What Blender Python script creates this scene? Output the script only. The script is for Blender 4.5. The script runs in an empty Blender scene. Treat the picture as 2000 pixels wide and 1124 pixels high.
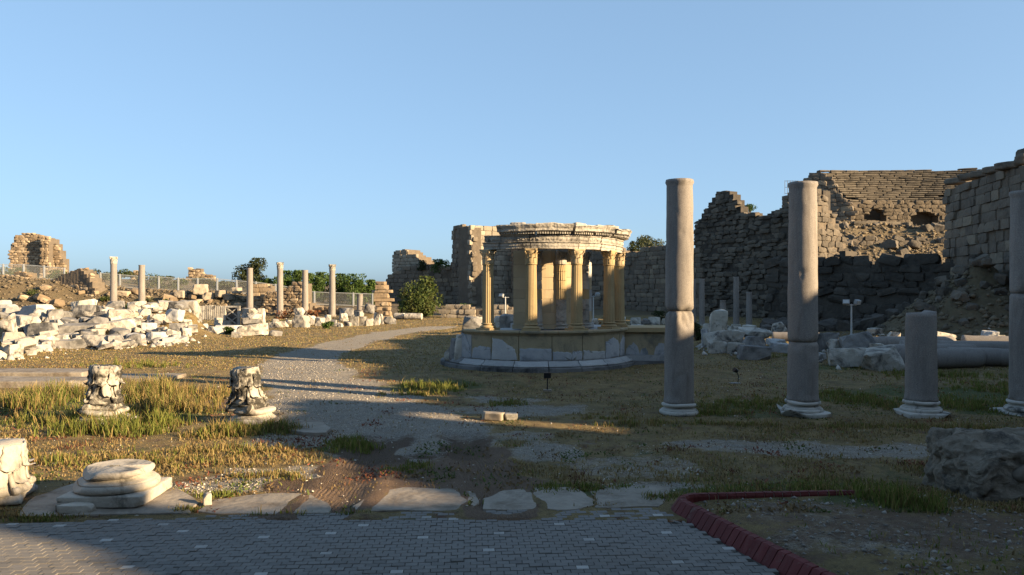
import bpy, math, random
import numpy as np
from mathutils import Vector, Matrix, Euler
SC = bpy.context.scene
COL = SC.collection
R = math.radians
# ------------------------------------------------------------------ camera, sky, sun
F, H, HY = 1500.0, 2.8, 562.0            # focal length and horizon in photograph pixels, eye height in metres
cd = bpy.data.cameras.new('camera'); cam = bpy.data.objects.new('camera', cd); COL.objects.link(cam)
cam.location = (0, 0, H); cam.rotation_euler = (R(90), 0, 0)
cd.sensor_width = 36; cd.lens = 27.0; cd.clip_end = 12000; cd.clip_start = 0.1
SC.camera = cam
SUN_EL, SUN_AZ = R(16), R(24)          # AZ: how far behind pure right the sun stands
sdir = Vector((math.cos(SUN_AZ) * math.cos(SUN_EL), -math.sin(SUN_AZ) * math.cos(SUN_EL), math.sin(SUN_EL)))
w = bpy.data.worlds.new('World'); SC.world = w; w.use_nodes = True
nt = w.node_tree; bg = nt.nodes['Background']
sky = nt.nodes.new('ShaderNodeTexSky'); sky.sky_type = 'NISHITA'; sky.sun_disc = False
sky.sun_elevation = SUN_EL; sky.sun_rotation = math.atan2(sdir.x, sdir.y)
sky.altitude = 0; sky.air_density = 0.7; sky.dust_density = 1.5; sky.ozone_density = 3.4
gm_ = nt.nodes.new('ShaderNodeGamma'); gm_.inputs[1].default_value = 0.43          # a camera's soft response to the whole sky
mu_ = nt.nodes.new('ShaderNodeMix'); mu_.data_type = 'RGBA'; mu_.blend_type = 'MULTIPLY'; mu_.inputs[0].default_value = 1; mu_.inputs[7].default_value = (0.625, 0.785, 0.905, 1)
nt.links.new(sky.outputs[0], gm_.inputs[0]); nt.links.new(gm_.outputs[0], mu_.inputs[6])
nt.links.new(mu_.outputs[2], bg.inputs[0]); bg.inputs[1].default_value = 0.15
sd = bpy.data.lights.new('sun', 'SUN'); sun = bpy.data.objects.new('sun', sd); COL.objects.link(sun)
sd.energy = 4.6; sd.angle = R(0.53); sd.color = (1.0, 0.74, 0.44)
sun.rotation_euler = sdir.to_track_quat('Z', 'Y').to_euler(); sun.location = (40, -20, 30)
vs = SC.view_settings; vs.view_transform = 'Standard'; vs.look = 'None'; vs.exposure = 1.9; vs.gamma = 1.0
vs.use_curve_mapping = False
SC.cycles.max_bounces = 5; SC.cycles.diffuse_bounces = 3; SC.cycles.glossy_bounces = 2; SC.cycles.transmission_bounces = 2
SC.cycles.transparent_max_bounces = 6

# ------------------------------------------------------------------ helpers
rnd = random.Random(7)
def gp(px, py, z=0.0):
    D = F * (H - z) / (py - HY); return ((px - 1000) / F * D, D)
def xa(px, D): return (px - 1000) / F * D
def za(py, D): return H - (py - HY) / F * D

def _h(ix, iy, iz, s):
    n = (ix.astype(np.int64) * 374761393 + iy.astype(np.int64) * 668265263 + iz.astype(np.int64) * 2147483647 + s * 974711) & 0xffffffff
    n = ((n ^ (n >> 13)) * 1274126177) & 0xffffffff
    n = (n ^ (n >> 16)) & 0xffffffff
    return n / 2147483648.0 - 1.0
def vn(p, s=0):
    p = np.asarray(p, float); i = np.floor(p); f = p - i; f = f * f * (3 - 2 * f); i = i.astype(np.int64)
    r = 0
    for dx in (0, 1):
        wx = f[:, 0] if dx else 1 - f[:, 0]
        for dy in (0, 1):
            wy = f[:, 1] if dy else 1 - f[:, 1]
            for dz in (0, 1):
                wz = f[:, 2] if dz else 1 - f[:, 2]
                r = r + _h(i[:, 0] + dx, i[:, 1] + dy, i[:, 2] + dz, s) * wx * wy * wz
    return r
def fbm(p, o=3, s=0):
    p = np.asarray(p, float); r = 0; a = 1.0
    for k in range(o):
        r = r + a * vn(p * 2 ** k, s + k); a *= 0.5
    return r
def n2(X, Y, sc, s=0, o=3):
    X = np.asarray(X, float); sh = X.shape
    return fbm(np.stack([X.ravel() * sc, np.broadcast_to(Y, sh).ravel() * sc, np.full(X.size, 0.37)], 1), o, s).reshape(sh)

class MB:
    def __init__(s): s.v = []; s.f = []; s.n = 0
    def add(s, V, Fc):
        V = np.asarray(V, float).reshape(-1, 3); s.v.append(V)
        s.f += [tuple(i + s.n for i in f) for f in Fc]; s.n += len(V)
    def arr(s): return np.concatenate(s.v) if s.v else np.zeros((0, 3))
    def box(s, c, d, rz=0.0):
        x, y, z = d[0] / 2, d[1] / 2, d[2] / 2
        V = np.array([(-x,-y,-z),(x,-y,-z),(x,y,-z),(-x,y,-z),(-x,-y,z),(x,-y,z),(x,y,z),(-x,y,z)])
        if rz:
            ca, sa = math.cos(rz), math.sin(rz); V = np.stack([V[:,0]*ca - V[:,1]*sa, V[:,0]*sa + V[:,1]*ca, V[:,2]], 1)
        s.add(V + np.array(c), [(0,3,2,1),(4,5,6,7),(0,1,5,4),(1,2,6,5),(2,3,7,6),(3,0,4,7)])
    def tube(s, a, b, r, n=6, r2=None):
        a, b = Vector(a), Vector(b); d = (b - a).normalized(); u = d.orthogonal().normalized(); v = d.cross(u)
        r2 = r if r2 is None else r2; V = []
        for p, rr in ((a, r), (b, r2)):
            for k in range(n):
                t = 2 * math.pi * k / n; V.append(p + u * (rr * math.cos(t)) + v * (rr * math.sin(t)))
        s.add([tuple(q) for q in V], [(k, (k+1) % n, n + (k+1) % n, n + k) for k in range(n)] + [tuple(range(n))[::-1], tuple(range(n, 2*n))])
    def mesh(s, name, smooth=False):
        me = bpy.data.meshes.new(name); me.from_pydata(s.arr().tolist(), [], s.f); me.update()
        if smooth: me.polygons.foreach_set('use_smooth', [True] * len(me.polygons))
        return me
    def build(s, name, mat, parent=None, smooth=False, loc=None, rot=None):
        return link(name, s.mesh(name, smooth), mat, parent, loc, rot)
def link(name, me, mat=None, parent=None, loc=None, rot=None, M=None):
    o = bpy.data.objects.new(name, me); COL.objects.link(o)
    if mat is not None and me is not None and not me.materials: me.materials.append(mat)
    if parent is not None: o.parent = parent
    if loc is not None: o.location = loc
    if rot is not None: o.rotation_euler = rot
    if M is not None: o.matrix_basis = M
    return o
def setmat(o, mat):
    o.material_slots[0].link = 'OBJECT'; o.material_slots[0].material = mat
def tag(o, label=None, cat=None, group=None, kind=None):
    if label: o['label'] = label
    if cat: o['category'] = cat
    if group: o['group'] = group
    if kind or cat: o['kind'] = kind or 'thing'
    return o
def thing(name, label, cat, loc=(0, 0, 0), rz=0.0, group=None):
    o = bpy.data.objects.new(name, None); COL.objects.link(o); o.empty_display_size = 0.2
    o.location = loc; o.rotation_euler = (0, 0, rz)
    return tag(o, label, cat, group)
def clone(o, parent=None):
    c = o.copy(); COL.objects.link(c); c.parent = parent
    for ch in o.children: clone(ch, c)
    return c
ORD = ['first','second','third','fourth','fifth','sixth','seventh','eighth','ninth','tenth','eleventh','twelfth','thirteenth','fourteenth','fifteenth','sixteenth','seventeenth','eighteenth','nineteenth','twentieth','twenty-first','twenty-second','twenty-third','twenty-fourth']

def lathe(prof, n=32, a0=0.0, a1=None, cap=True, mod=None, flip=False):
    """revolve (r,z) points; a1 None = full turn.  theta 0 faces the camera (-Y), positive to the right"""
    full = a1 is None; m = n if full else n + 1
    ang = np.array([a0 + (2 * math.pi * k / n if full else (a1 - a0) * k / n) for k in range(m)])
    V = []
    for (r, z) in prof:
        rr = r * (mod(ang, r, z) if mod else np.ones(m))
        V.append(np.stack([rr * np.sin(ang), -rr * np.cos(ang), np.full(m, z)], 1))
    Fc = []
    for j in range(len(prof) - 1):
        for k in range(n):
            k2 = (k + 1) % m; a, b = j * m + k, j * m + k2
            Fc.append((a, b, b + m, a + m))
    if cap:
        if full:
            Fc.append(tuple(range(m))[::-1]); Fc.append(tuple((len(prof) - 1) * m + k for k in range(m)))
    return np.concatenate(V), Fc
def arcsolid(loop, a0, a1, n):
    """closed (r,z) outline swept from a0 to a1, capped"""
    m = len(loop); V = []; Fc = []
    for k in range(n + 1):
        a = a0 + (a1 - a0) * k / n
        V += [(r * math.sin(a), -r * math.cos(a), z) for r, z in loop]
    for k in range(n):
        for j in range(m):
            j2 = (j + 1) % m; Fc.append((k*m + j, k*m + j2, (k+1)*m + j2, (k+1)*m + j))
    Fc.append(tuple(range(m))[::-1]); Fc.append(tuple(n * m + j for j in range(m)))
    return np.array(V), Fc
def gblock(seed, n=4, rnd_=0.10, rough=0.03, chips=3, freq=2.2, chipd=(0.55, 0.8), dims=(1, 1, 1)):
    """a worn stone block in a unit box: rounded edges, broken corners, uneven faces"""
    rr = random.Random(seed); idx = {}; P = []; Fc = []
    def vid(i, j, k):
        if (i, j, k) not in idx: idx[(i, j, k)] = len(P); P.append((i / n - .5, j / n - .5, k / n - .5))
        return idx[(i, j, k)]
    for a in range(n):
        for b in range(n):
            Fc.append((vid(a,b,0), vid(a,b+1,0), vid(a+1,b+1,0), vid(a+1,b,0)))
            Fc.append((vid(a,b,n), vid(a+1,b,n), vid(a+1,b+1,n), vid(a,b+1,n)))
            Fc.append((vid(a,0,b), vid(a+1,0,b), vid(a+1,0,b+1), vid(a,0,b+1)))
            Fc.append((vid(a,n,b), vid(a,n,b+1), vid(a+1,n,b+1), vid(a+1,n,b)))
            Fc.append((vid(0,a,b), vid(0,a,b+1), vid(0,a+1,b+1), vid(0,a+1,b)))
            Fc.append((vid(n,a,b), vid(n,a+1,b), vid(n,a+1,b+1), vid(n,a,b+1)))
    P = np.array(P); dm = np.array(dims, float); 
    P = np.sign(P) * np.minimum(np.abs(P) * 1.0, .5)
    Q = P * dm; r = rnd_ * dm.min(); core = np.clip(Q, -(dm / 2 - r), dm / 2 - r); d = Q - core
    L = np.linalg.norm(d, axis=1, keepdims=True); L[L == 0] = 1
    Q = core + d / L * r
    for _ in range(chips):
        nv = np.array([rr.choice((-1, 1)) * rr.uniform(.3, 1), rr.choice((-1, 1)) * rr.uniform(.3, 1), rr.choice((-1, .9, 1)) * rr.uniform(.2, 1)])
        nv /= np.linalg.norm(nv); mx = np.abs(nv * dm).sum() / 2; lim = mx * rr.uniform(*chipd)
        t = Q @ nv - lim; Q = Q - np.where(t > 0, t, 0)[:, None] * nv
    off = rr.uniform(0, 50)
    N = Q / np.maximum(np.linalg.norm(Q, axis=1, keepdims=True), 1e-6)
    dd = fbm(Q * freq + off, 3, seed % 97)
    Q = Q + N * (dd * rough)[:, None] + np.stack([vn(Q * freq * 1.7 + off + 9 * k, seed % 89) for k in range(3)], 1) * rough * .5
    return Q, Fc
def bmeshobj(name, seed, **k):
    b = MB(); b.add(*gblock(seed, **k)); return b.mesh(name)
def inpoly(x, y, poly):
    x = np.asarray(x); c = np.zeros(x.shape, bool); j = len(poly) - 1
    for i in range(len(poly)):
        xi, yi = poly[i]; xj, yj = poly[j]
        c ^= ((yi > y) != (yj > y)) & (x < (xj - xi) * (y - yi) / ((yj - yi) + 1e-12) + xi); j = i
    return c
def dpoly(x, y, pl):
    """distance to a polyline"""
    d = np.full(np.shape(x), 1e9)
    for (ax, ay), (bx, by) in zip(pl[:-1], pl[1:]):
        vx, vy = bx - ax, by - ay; t = np.clip(((x - ax) * vx + (y - ay) * vy) / (vx * vx + vy * vy), 0, 1)
        d = np.minimum(d, np.hypot(x - ax - t * vx, y - ay - t * vy))
    return d
def sst(a, b, x):
    t = np.clip((x - a) / (b - a), 0, 1); return t * t * (3 - 2 * t)

# ------------------------------------------------------------------ materials
ALB = 0.68
class NG:
    def __init__(s, name):
        s.m = bpy.data.materials.new(name); s.m.use_nodes = True; s.t = s.m.node_tree; s.b = s.t.nodes['Principled BSDF']
        s.b.inputs['Specular IOR Level'].default_value = 0.25
        s.pos = s.nd('ShaderNodeNewGeometry').outputs['Position']
    def nd(s, ty, **k):
        n = s.t.nodes.new(ty)
        for a, v in k.items(): setattr(n, a, v)
        return n
    def put(s, sock, v):
        if isinstance(v, bpy.types.NodeSocket): s.t.links.new(v, sock)
        elif isinstance(v, (tuple, list)) and len(v) == 3 and sock.type == 'RGBA': sock.default_value = (v[0] * ALB, v[1] * ALB, v[2] * ALB, 1)
        else: sock.default_value = v
    def noise(s, sc, det=5, rough=.6, vec=None, dist=0):
        n = s.nd('ShaderNodeTexNoise'); s.put(n.inputs['Vector'], vec or s.pos); s.put(n.inputs['Scale'], sc); s.put(n.inputs['Detail'], det); s.put(n.inputs['Roughness'], rough); s.put(n.inputs['Distortion'], dist)
        return n.outputs['Fac']
    def voro(s, sc, feat='F1', vec=None, out='Distance'):
        n = s.nd('ShaderNodeTexVoronoi', feature=feat); s.put(n.inputs['Vector'], vec or s.pos); s.put(n.inputs['Scale'], sc); return n.outputs[out]
    def ramp(s, f, a, b):
        n = s.nd('ShaderNodeMapRange'); n.clamp = True; s.put(n.inputs[0], f); s.put(n.inputs[1], a); s.put(n.inputs[2], b); return n.outputs[0]
    def mix(s, f, a, b, mode='MIX'):
        n = s.nd('ShaderNodeMix', data_type='RGBA', blend_type=mode); s.put(n.inputs[0], f); s.put(n.inputs[6], a); s.put(n.inputs[7], b); return n.outputs[2]
    def mt(s, op, a, b=0.0):
        n = s.nd('ShaderNodeMath', operation=op); s.put(n.inputs[0], a); s.put(n.inputs[1], b); return n.outputs[0]
    def rand(s): return s.nd('ShaderNodeObjectInfo').outputs['Random']
    def bump(s, h, st=.5, dist=.05):
        n = s.nd('ShaderNodeBump'); s.put(n.inputs['Height'], h); s.put(n.inputs['Strength'], st); s.put(n.inputs['Distance'], dist); s.t.links.new(n.outputs[0], s.b.inputs['Normal'])
    def val(s, c, f, lo, hi):
        """multiply colour by lo..hi as f runs 0..1"""
        n = s.nd('ShaderNodeHueSaturation'); s.put(n.inputs['Color'], c); v = s.nd('ShaderNodeMapRange'); s.put(v.inputs[0], f); s.put(v.inputs[3], lo); s.put(v.inputs[4], hi); s.t.links.new(v.outputs[0], n.inputs['Value']); return n.outputs[0]
    def done(s, c, rough=.9):
        s.put(s.b.inputs['Base Color'], c); s.put(s.b.inputs['Roughness'], rough); return s.m
def stone(name, c1, c2, stain, stain_lo=.55, stain_hi=.72, sc=1.2, rv=(.75, 1.2), bst=.5, bd=.03, grain=9, vary=None):
    g = NG(name); a = g.ramp(g.noise(sc * 1.3, 6, .65), .32, .7)
    c = g.mix(a, c1, c2)
    if vary: c = g.mix(g.ramp(g.rand(), .55, 1.0), c, vary)
    c = g.mix(g.ramp(g.noise(sc * .8, 8, .72, dist=.6), stain_lo, stain_hi), c, stain)
    c = g.val(c, g.noise(grain * 2, 3), .82, 1.18)
    c = g.val(c, g.rand(), *rv)
    g.bump(g.mix(.5, g.noise(grain, 8, .7), g.voro(grain * .7)), bst, bd)
    return g.done(c)
M = {}
M['marble'] = stone('weathered_white_marble', (.68, .63, .54), (.50, .465, .40), (.085, .08, .075), .50, .64, 1.6, (.72, 1.1), .7, .06, 6)
M['marble_dark'] = stone('black_crusted_marble', (.42, .40, .37), (.30, .29, .28), (.09, .09, .09), .42, .62, 1.0, (.7, 1.1), .5, .03)
M['marble_grey'] = stone('grey_veined_marble', (.46, .46, .46), (.56, .55, .53), (.22, .22, .22), .55, .75, 1.4, (.85, 1.1), .4, .02)
M['marble_near'] = stone('worn_pale_marble', (.62, .56, .47), (.46, .42, .355), (.13, .12, .10), .5, .68, 2.6, (.95, 1.05), .6, .018, 22)
M['marble_crust'] = stone('lichen_blackened_marble', (.60, .56, .48), (.40, .37, .31), (.05, .047, .04), .43, .55, 4.0, (.95, 1.05), .6, .015, 26)
M['marble_base'] = stone('stained_base_marble', (.66, .62, .55), (.52, .49, .43), (.10, .095, .085), .52, .64, 3.0, (.95, 1.05), .4, .012, 22)
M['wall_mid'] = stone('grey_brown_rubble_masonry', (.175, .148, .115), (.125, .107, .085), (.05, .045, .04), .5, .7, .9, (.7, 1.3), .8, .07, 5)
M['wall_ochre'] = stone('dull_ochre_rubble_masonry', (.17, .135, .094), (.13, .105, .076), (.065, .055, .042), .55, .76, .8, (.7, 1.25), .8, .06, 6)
M['wall_dark'] = stone('shade_dark_masonry', (.105, .09, .073), (.075, .065, .055), (.03, .027, .024), .5, .7, .9, (.75, 1.25), .8, .07, 5)  # dark stone, darkened further to stand in for shade in the enclosed theatre
M['tan_pod'] = stone('stained_yellow_podium_stone', (.45, .375, .24), (.37, .30, .185), (.20, .18, .14), .5, .68, 1.8, (.92, 1.06), .3, .01, 22)
M['tan'] = stone('yellow_restoration_stone', (.52, .395, .215), (.43, .325, .175), (.24, .20, .14), .58, .85, 1.5, (.9, 1.08), .2, .008, 25)
M['tan_wall'] = stone('pale_cella_stone', (.58, .46, .29), (.52, .41, .26), (.42, .35, .26), .58, .85, 1.5, (.9, 1.08), .2, .008, 25)
M['carved'] = stone('carved_pale_marble', (.58, .535, .46), (.44, .41, .36), (.10, .095, .085), .49, .66, 2.4, (.82, 1.08), .9, .04, 13)
M['vein'] = stone('blue_grey_marble', (.52, .52, .52), (.36, .38, .41), (.17, .18, .20), .52, .68, 1.6, (.92, 1.05), .2, .008, 20)
M['dark_base'] = stone('blackened_marble_plinth', (.17, .165, .16), (.30, .29, .28), (.05, .05, .05), .46, .62, 1.1, (.9, 1.05), .4, .015, 14)
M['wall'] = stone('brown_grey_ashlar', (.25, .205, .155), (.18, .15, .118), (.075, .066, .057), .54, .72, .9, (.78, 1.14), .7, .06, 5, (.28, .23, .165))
M['wall_warm'] = stone('ochre_rubble_masonry', (.37, .275, .175), (.29, .215, .14), (.15, .12, .085), .6, .8, .8, (.7, 1.25), .7, .05, 6, (.43, .34, .23))
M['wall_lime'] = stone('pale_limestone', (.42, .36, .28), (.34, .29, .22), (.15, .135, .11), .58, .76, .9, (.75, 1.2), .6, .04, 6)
M['core'] = stone('rubble_core', (.16, .13, .10), (.21, .17, .125), (.08, .07, .06), .55, .75, .9, (1, 1), .9, .12, 3)
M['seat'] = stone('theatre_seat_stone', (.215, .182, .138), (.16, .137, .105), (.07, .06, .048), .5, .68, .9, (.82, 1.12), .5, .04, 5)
M['conglo'] = stone('rough_mortared_rubble', (.22, .18, .135), (.33, .28, .215), (.08, .07, .058), .52, .66, 3.5, (1, 1), 1.0, .09, 9)
M['slab'] = stone('dusty_limestone_slab', (.40, .35, .285), (.31, .265, .21), (.19, .15, .11), .46, .66, 2.2, (.95, 1.05), .7, .02, 14)
def granite():
    g = NG('grey_granite'); c = g.mix(g.ramp(g.noise(.9, 5), .3, .7), (.35, .315, .28), (.285, .262, .24))
    c = g.mix(g.ramp(g.voro(55), .1, .5), (.17, .155, .15), c)
    c = g.mix(g.ramp(g.noise(75, 2), .60, .70), c, (.52, .46, .42))
    mp = g.nd('ShaderNodeMapping'); g.put(mp.inputs['Vector'], g.pos); mp.inputs['Scale'].default_value = (3.2, 3.2, .45)
    c = g.mix(g.ramp(g.noise(1.6, 8, .75, vec=mp.outputs[0], dist=.5), .5, .74), c, (.19, .165, .145))
    c = g.mix(g.ramp(g.noise(4.5, 8, .8, dist=1.5), .62, .70), c, (.10, .092, .085)); c = g.mix(g.ramp(g.noise(3.1, 8, .8), .64, .74), c, (.44, .395, .335))
    c = g.val(c, g.rand(), .93, 1.07); g.bump(g.noise(38, 6, .7), .35, .008); return g.done(c, .85)
M['granite'] = granite()
def paver(name, c1, c2, rv):
    g = NG(name); c = g.mix(g.noise(3, 6, .7), c1, c2); c = g.val(c, g.noise(160, 3), .75, 1.25); c = g.val(c, g.rand(), *rv)
    c = g.mix(g.ramp(g.noise(.7, 6, .7), .5, .8), c, (.19, .165, .14)); g.bump(g.noise(140, 4, .7), .4, .004); return g.done(c, .88)
M['paver'] = paver('grey_concrete_paver', (.19, .178, .164), (.24, .222, .20), (.82, 1.15))
M['paver_white'] = paver('white_marble_sett', (.52, .50, .46), (.42, .40, .37), (.95, 1.05))
M['joint'] = stone('sandy_joint', (.10, .09, .075), (.08, .07, .06), (.06, .055, .05), .5, .8, 5, (1, 1), .4, .005, 60)
def redp():
    g = NG('worn_red_paint'); c = g.mix(g.noise(5, 6, .7), (.165, .026, .024), (.125, .022, .02)); c = g.val(c, g.rand(), .85, 1.12)
    c = g.mix(g.ramp(g.noise(9, 9, .8), .56, .68), c, (.17, .105, .085)); g.bump(g.noise(45, 5), .4, .006); return g.done(c, .7)
M['red'] = redp()
M['mortar'] = stone('pale_mortar', (.42, .36, .28), (.34, .29, .23), (.2, .17, .14), .55, .8, 6, (1, 1), .4, .005, 50)
def plain(name, c, rough=.5, metal=0.0):
    g = NG(name); cc = g.val(c, g.noise(6, 5), .85, 1.15); g.b.inputs['Metallic'].default_value = metal; return g.done(cc, rough)
M['galv'] = plain('galvanised_steel', (.55, .57, .57), .5, .3)
M['black'] = plain('black_plastic', (.018, .018, .02), .45)
M['lampwhite'] = plain('pale_lamp_housing', (.36, .38, .39), .5)
M['bark'] = stone('brown_bark', (.12, .085, .055), (.08, .06, .04), (.04, .03, .02), .5, .8, 4, (1, 1), .6, .02, 20)
def leafm(name, c1, c2, c3):
    g = NG(name); at = g.nd('ShaderNodeAttribute', attribute_name='tint').outputs['Fac']
    c = g.mix(at, c1, c2); c = g.mix(g.ramp(g.noise(.9, 3), .5, .75), c, c3); c = g.val(c, g.rand(), .85, 1.15)
    g.put(g.b.inputs['Base Color'], c); g.put(g.b.inputs['Roughness'], .65)
    tr = g.nd('ShaderNodeBsdfTranslucent'); g.put(tr.inputs[0], c); ms = g.nd('ShaderNodeMixShader'); ms.inputs[0].default_value = .3
    g.t.links.new(g.b.outputs[0], ms.inputs[1]); g.t.links.new(tr.outputs[0], ms.inputs[2])
    g.t.links.new(ms.outputs[0], g.t.nodes['Material Output'].inputs['Surface']); return g.m
M['leaf_bright'] = leafm('bright_green_leaf', (.06, .115, .022), (.105, .17, .035), (.09, .13, .03))
M['leaf_dark'] = leafm('dark_olive_leaf', (.035, .055, .018), (.07, .085, .03), (.09, .085, .035))
M['leaf_olive'] = leafm('grey_olive_leaf', (.075, .095, .045), (.12, .14, .07), (.10, .11, .05))
M['leaf_mix'] = leafm('yellowing_green_leaf', (.05, .085, .02), (.12, .15, .035), (.12, .09, .03))
M['leaf_rust'] = leafm('rusty_dry_leaf', (.20, .07, .025), (.28, .12, .05), (.15, .08, .03))
M['deadleaf'] = plain('brown_dead_leaf', (.16, .08, .035), .8)
def grassm(name):
    g = NG(name); c = g.nd('ShaderNodeAttribute', attribute_name='Col').outputs['Color']
    g.put(g.b.inputs['Base Color'], c); g.put(g.b.inputs['Roughness'], .8)
    tr = g.nd('ShaderNodeBsdfTranslucent'); g.put(tr.inputs[0], c); ms = g.nd('ShaderNodeMixShader'); ms.inputs[0].default_value = .3
    g.t.links.new(g.b.outputs[0], ms.inputs[1]); g.t.links.new(tr.outputs[0], ms.inputs[2])
    g.t.links.new(ms.outputs[0], g.t.nodes['Material Output'].inputs['Surface']); return g.m
M['grass'] = grassm('grass_blade')
def pebm(name, c1, c2):
    g = NG(name); at = g.nd('ShaderNodeAttribute', attribute_name='tint').outputs['Fac']; return g.done(g.mix(at, c1, c2), .9)
M['pebble'] = pebm('limestone_chippings', (.70, .64, .54), (.34, .29, .23))
M['pebble_dim'] = pebm('earthy_pebbles', (.20, .17, .14), (.46, .42, .36))
M['rubble'] = pebm('brown_rubble', (.22, .175, .115), (.13, .105, .075))
M['rubble_w'] = pebm('marble_rubble', (.66, .62, .55), (.24, .22, .20))

# ------------------------------------------------------------------ tables of the loose marble blocks (photo rectangle, distance)
# left heap: row, x0, x1, top, bottom (photo pixels), distance, surface
def z6(x): return x * .15
def y6(y): return 570 + y * .15
HEAP = []
for row, L in {
 'front': [(0,700,225,860,30.6,'w'),(225,725,390,812,32.5,'d'),(350,700,610,790,33.2,'g'),(610,718,780,745,35,'w'),(632,640,1045,738,35.4,'w'),(1045,580,1395,715,36.4,'w'),(1390,575,1580,715,36.6,'d'),(1590,580,1780,702,37,'d'),(1440,698,1550,738,35.6,'w'),(1850,540,2100,655,38.3,'w'),(2110,600,2250,690,37.5,'g')],
 'second': [(0,540,245,660,33,'w'),(60,628,380,710,32,'g'),(230,588,570,690,34.6,'w'),(540,560,730,665,36,'d'),(730,560,985,660,37.2,'w'),(960,600,1090,665,37,'w'),(1380,500,1640,600,38,'w'),(1640,560,1830,680,37.8,'g')],
 'third': [(0,310,145,550,33.6,'w'),(150,330,450,490,36,'w'),(255,430,610,585,35.2,'w'),(620,368,800,480,38,'w'),(760,430,1180,550,38,'w'),(1000,500,1280,625,37.6,'w'),(1140,340,1340,475,39,'d'),(1360,378,1710,510,39.2,'w'),(1730,350,1810,440,40,'w'),(1830,420,2000,535,39.6,'w'),(2010,470,2180,560,39.2,'w'),(2190,560,2320,650,38.8,'w')],
 'fourth': [(0,222,270,335,43,'d'),(190,195,650,315,42,'w'),(390,245,560,340,40.5,'w'),(560,240,760,372,40,'d'),(760,262,900,360,41,'d'),(800,355,1000,420,39.6,'d'),(1000,340,1140,415,39.7,'w'),(920,190,1190,335,42,'w'),(1190,190,1310,335,42.4,'w'),(1270,240,1410,325,42,'w'),(1370,240,1680,375,41,'w'),(1680,270,1770,355,42,'t'),(1780,230,1930,310,43,'w'),(1900,310,2000,405,41,'w'),(2010,300,2120,420,41.5,'w'),(2130,240,2330,380,42,'g'),(2330,370,2480,480,42.5,'w'),(2210,420,2340,545,40.6,'d'),(2345,480,2450,600,40.6,'w')],
 'top': [(0,170,180,232,46,'w'),(-160,120,90,200,50,'g'),(900,120,1170,205,43.4,'w'),(1120,108,1230,195,44,'w'),(1370,130,1560,245,44,'d'),(1640,138,1850,245,45,'w'),(1880,150,2010,235,45,'w'),(2010,130,2190,225,46,'w'),(2200,130,2400,215,46,'w')]}.items():
    for (x0, t, x1, b, D, s) in L: HEAP.append((row, z6(x0), z6(x1), y6(t), y6(b), D, s))
# scattered marble left of the track: x0,x1,top,bottom, D or None (from bottom), surface, label
MID = [
 (345,382,590,634,47,'w','tall white marble pier fragment standing on tan pedestal'),
 (343,378,629,656,46.2,'t','pale tan marble pedestal under tall white pier fragment'),
 (338,384,624,630,46,'w','thin white marble slab between pier fragment and its pedestal'),
 (400,432,640,654,None,'w','low white marble block before the fluted slabs'),
 (420,466,637,650,None,'g','grey marble half drum lying before the lattice panel'),
 (462,500,637,656,None,'w','white marble chunk below the flat stack of slabs'),
 (497,520,634,655,None,'w','lumpy white marble piece below the flat stack of slabs'),
 (523,546,647,657,None,'d','stained marble scrap lowest beside the dry grass, right of two small ones'),
 (452,470,651,660,None,'w','small white marble wedge lowest of the scatter, pointing up'),
 (470,500,603,612,53,'w','top slab of flat marble stack beside lattice panel'),
 (470,504,613,622,52.8,'w','middle slab of flat marble stack beside lattice panel'),
 (470,500,622,633,52.6,'d','bottom dark-edged slab of flat marble stack beside lattice panel'),
 (500,514,605,630,54,'w','upright white slab behind flat marble stack'),
 (512,556,631,642,None,'w','long low white marble block with diagonal break, right of flat stack'),
 (418,432,622,636,55,'w','small squared white marble block left of lattice panel'),
 (432,452,626,638,54,'w','white marble block with curved edge at foot of lattice panel'),
 (365,400,636,652,None,'g','dark tilted marble slab beside tan pedestal'),
 (570,600,618,641,None,'w','broad upright marble panel with slanted broken left edge'),
 (602,614,617,638,None,'w','squared marble post right of broad upright panel'),
 (576,591,603,618,62,'w','lumpy white marble lump above broad upright panel'),
 (616,632,622,638,None,'w','worn white marble chunk right of squared post'),
 (632,644,616,632,60,'w','upright marble chunk behind the worn chunks'),
 (646,656,626,638,None,'d','dark marble cube near short bush tuft'),
 (657,668,632,640,None,'w','leaning white marble flake right of dark cube'),
 (671,687,629,638,None,'w','low white marble block left of four upright slabs'),
 (663,678,614,630,62,'w','pale marble slab leaning behind low block'),
 (685,691,616,638,None,'w','first of four narrow upright marble slabs by short column'),
 (692,700,620,638,None,'w','second of four narrow upright marble slabs by short column'),
 (703,713,620,637,None,'w','third of four narrow upright marble slabs by short column'),
 (690,708,609,618,64,'w','flat pale marble slab lying behind narrow upright slabs'),
 (714,728,624,637,None,'w','squat marble block right of four narrow slabs'),
 (730,741,612,636,None,'w','tall upright marble slab, leaning pair, left one'),
 (742,748,614,634,None,'w','tall upright marble slab, leaning pair, right one'),
 (750,764,620,634,None,'d','dark squared block beside the stacked stone pillar'),
 (765,773,623,633,None,'d','small dark stone right of the stacked stone pillar'),
 (530,546,624,633,62,'d','dark marble block half hidden in rusty weeds'),
 (556,570,626,636,60,'w','white marble scrap left of broad upright panel'),
 (663,688,603,617,66,'d','brown squared block on the ground behind the slabs'),
 (712,730,596,611,70,'d','rounded brown boulder beside short column'),
]
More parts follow.
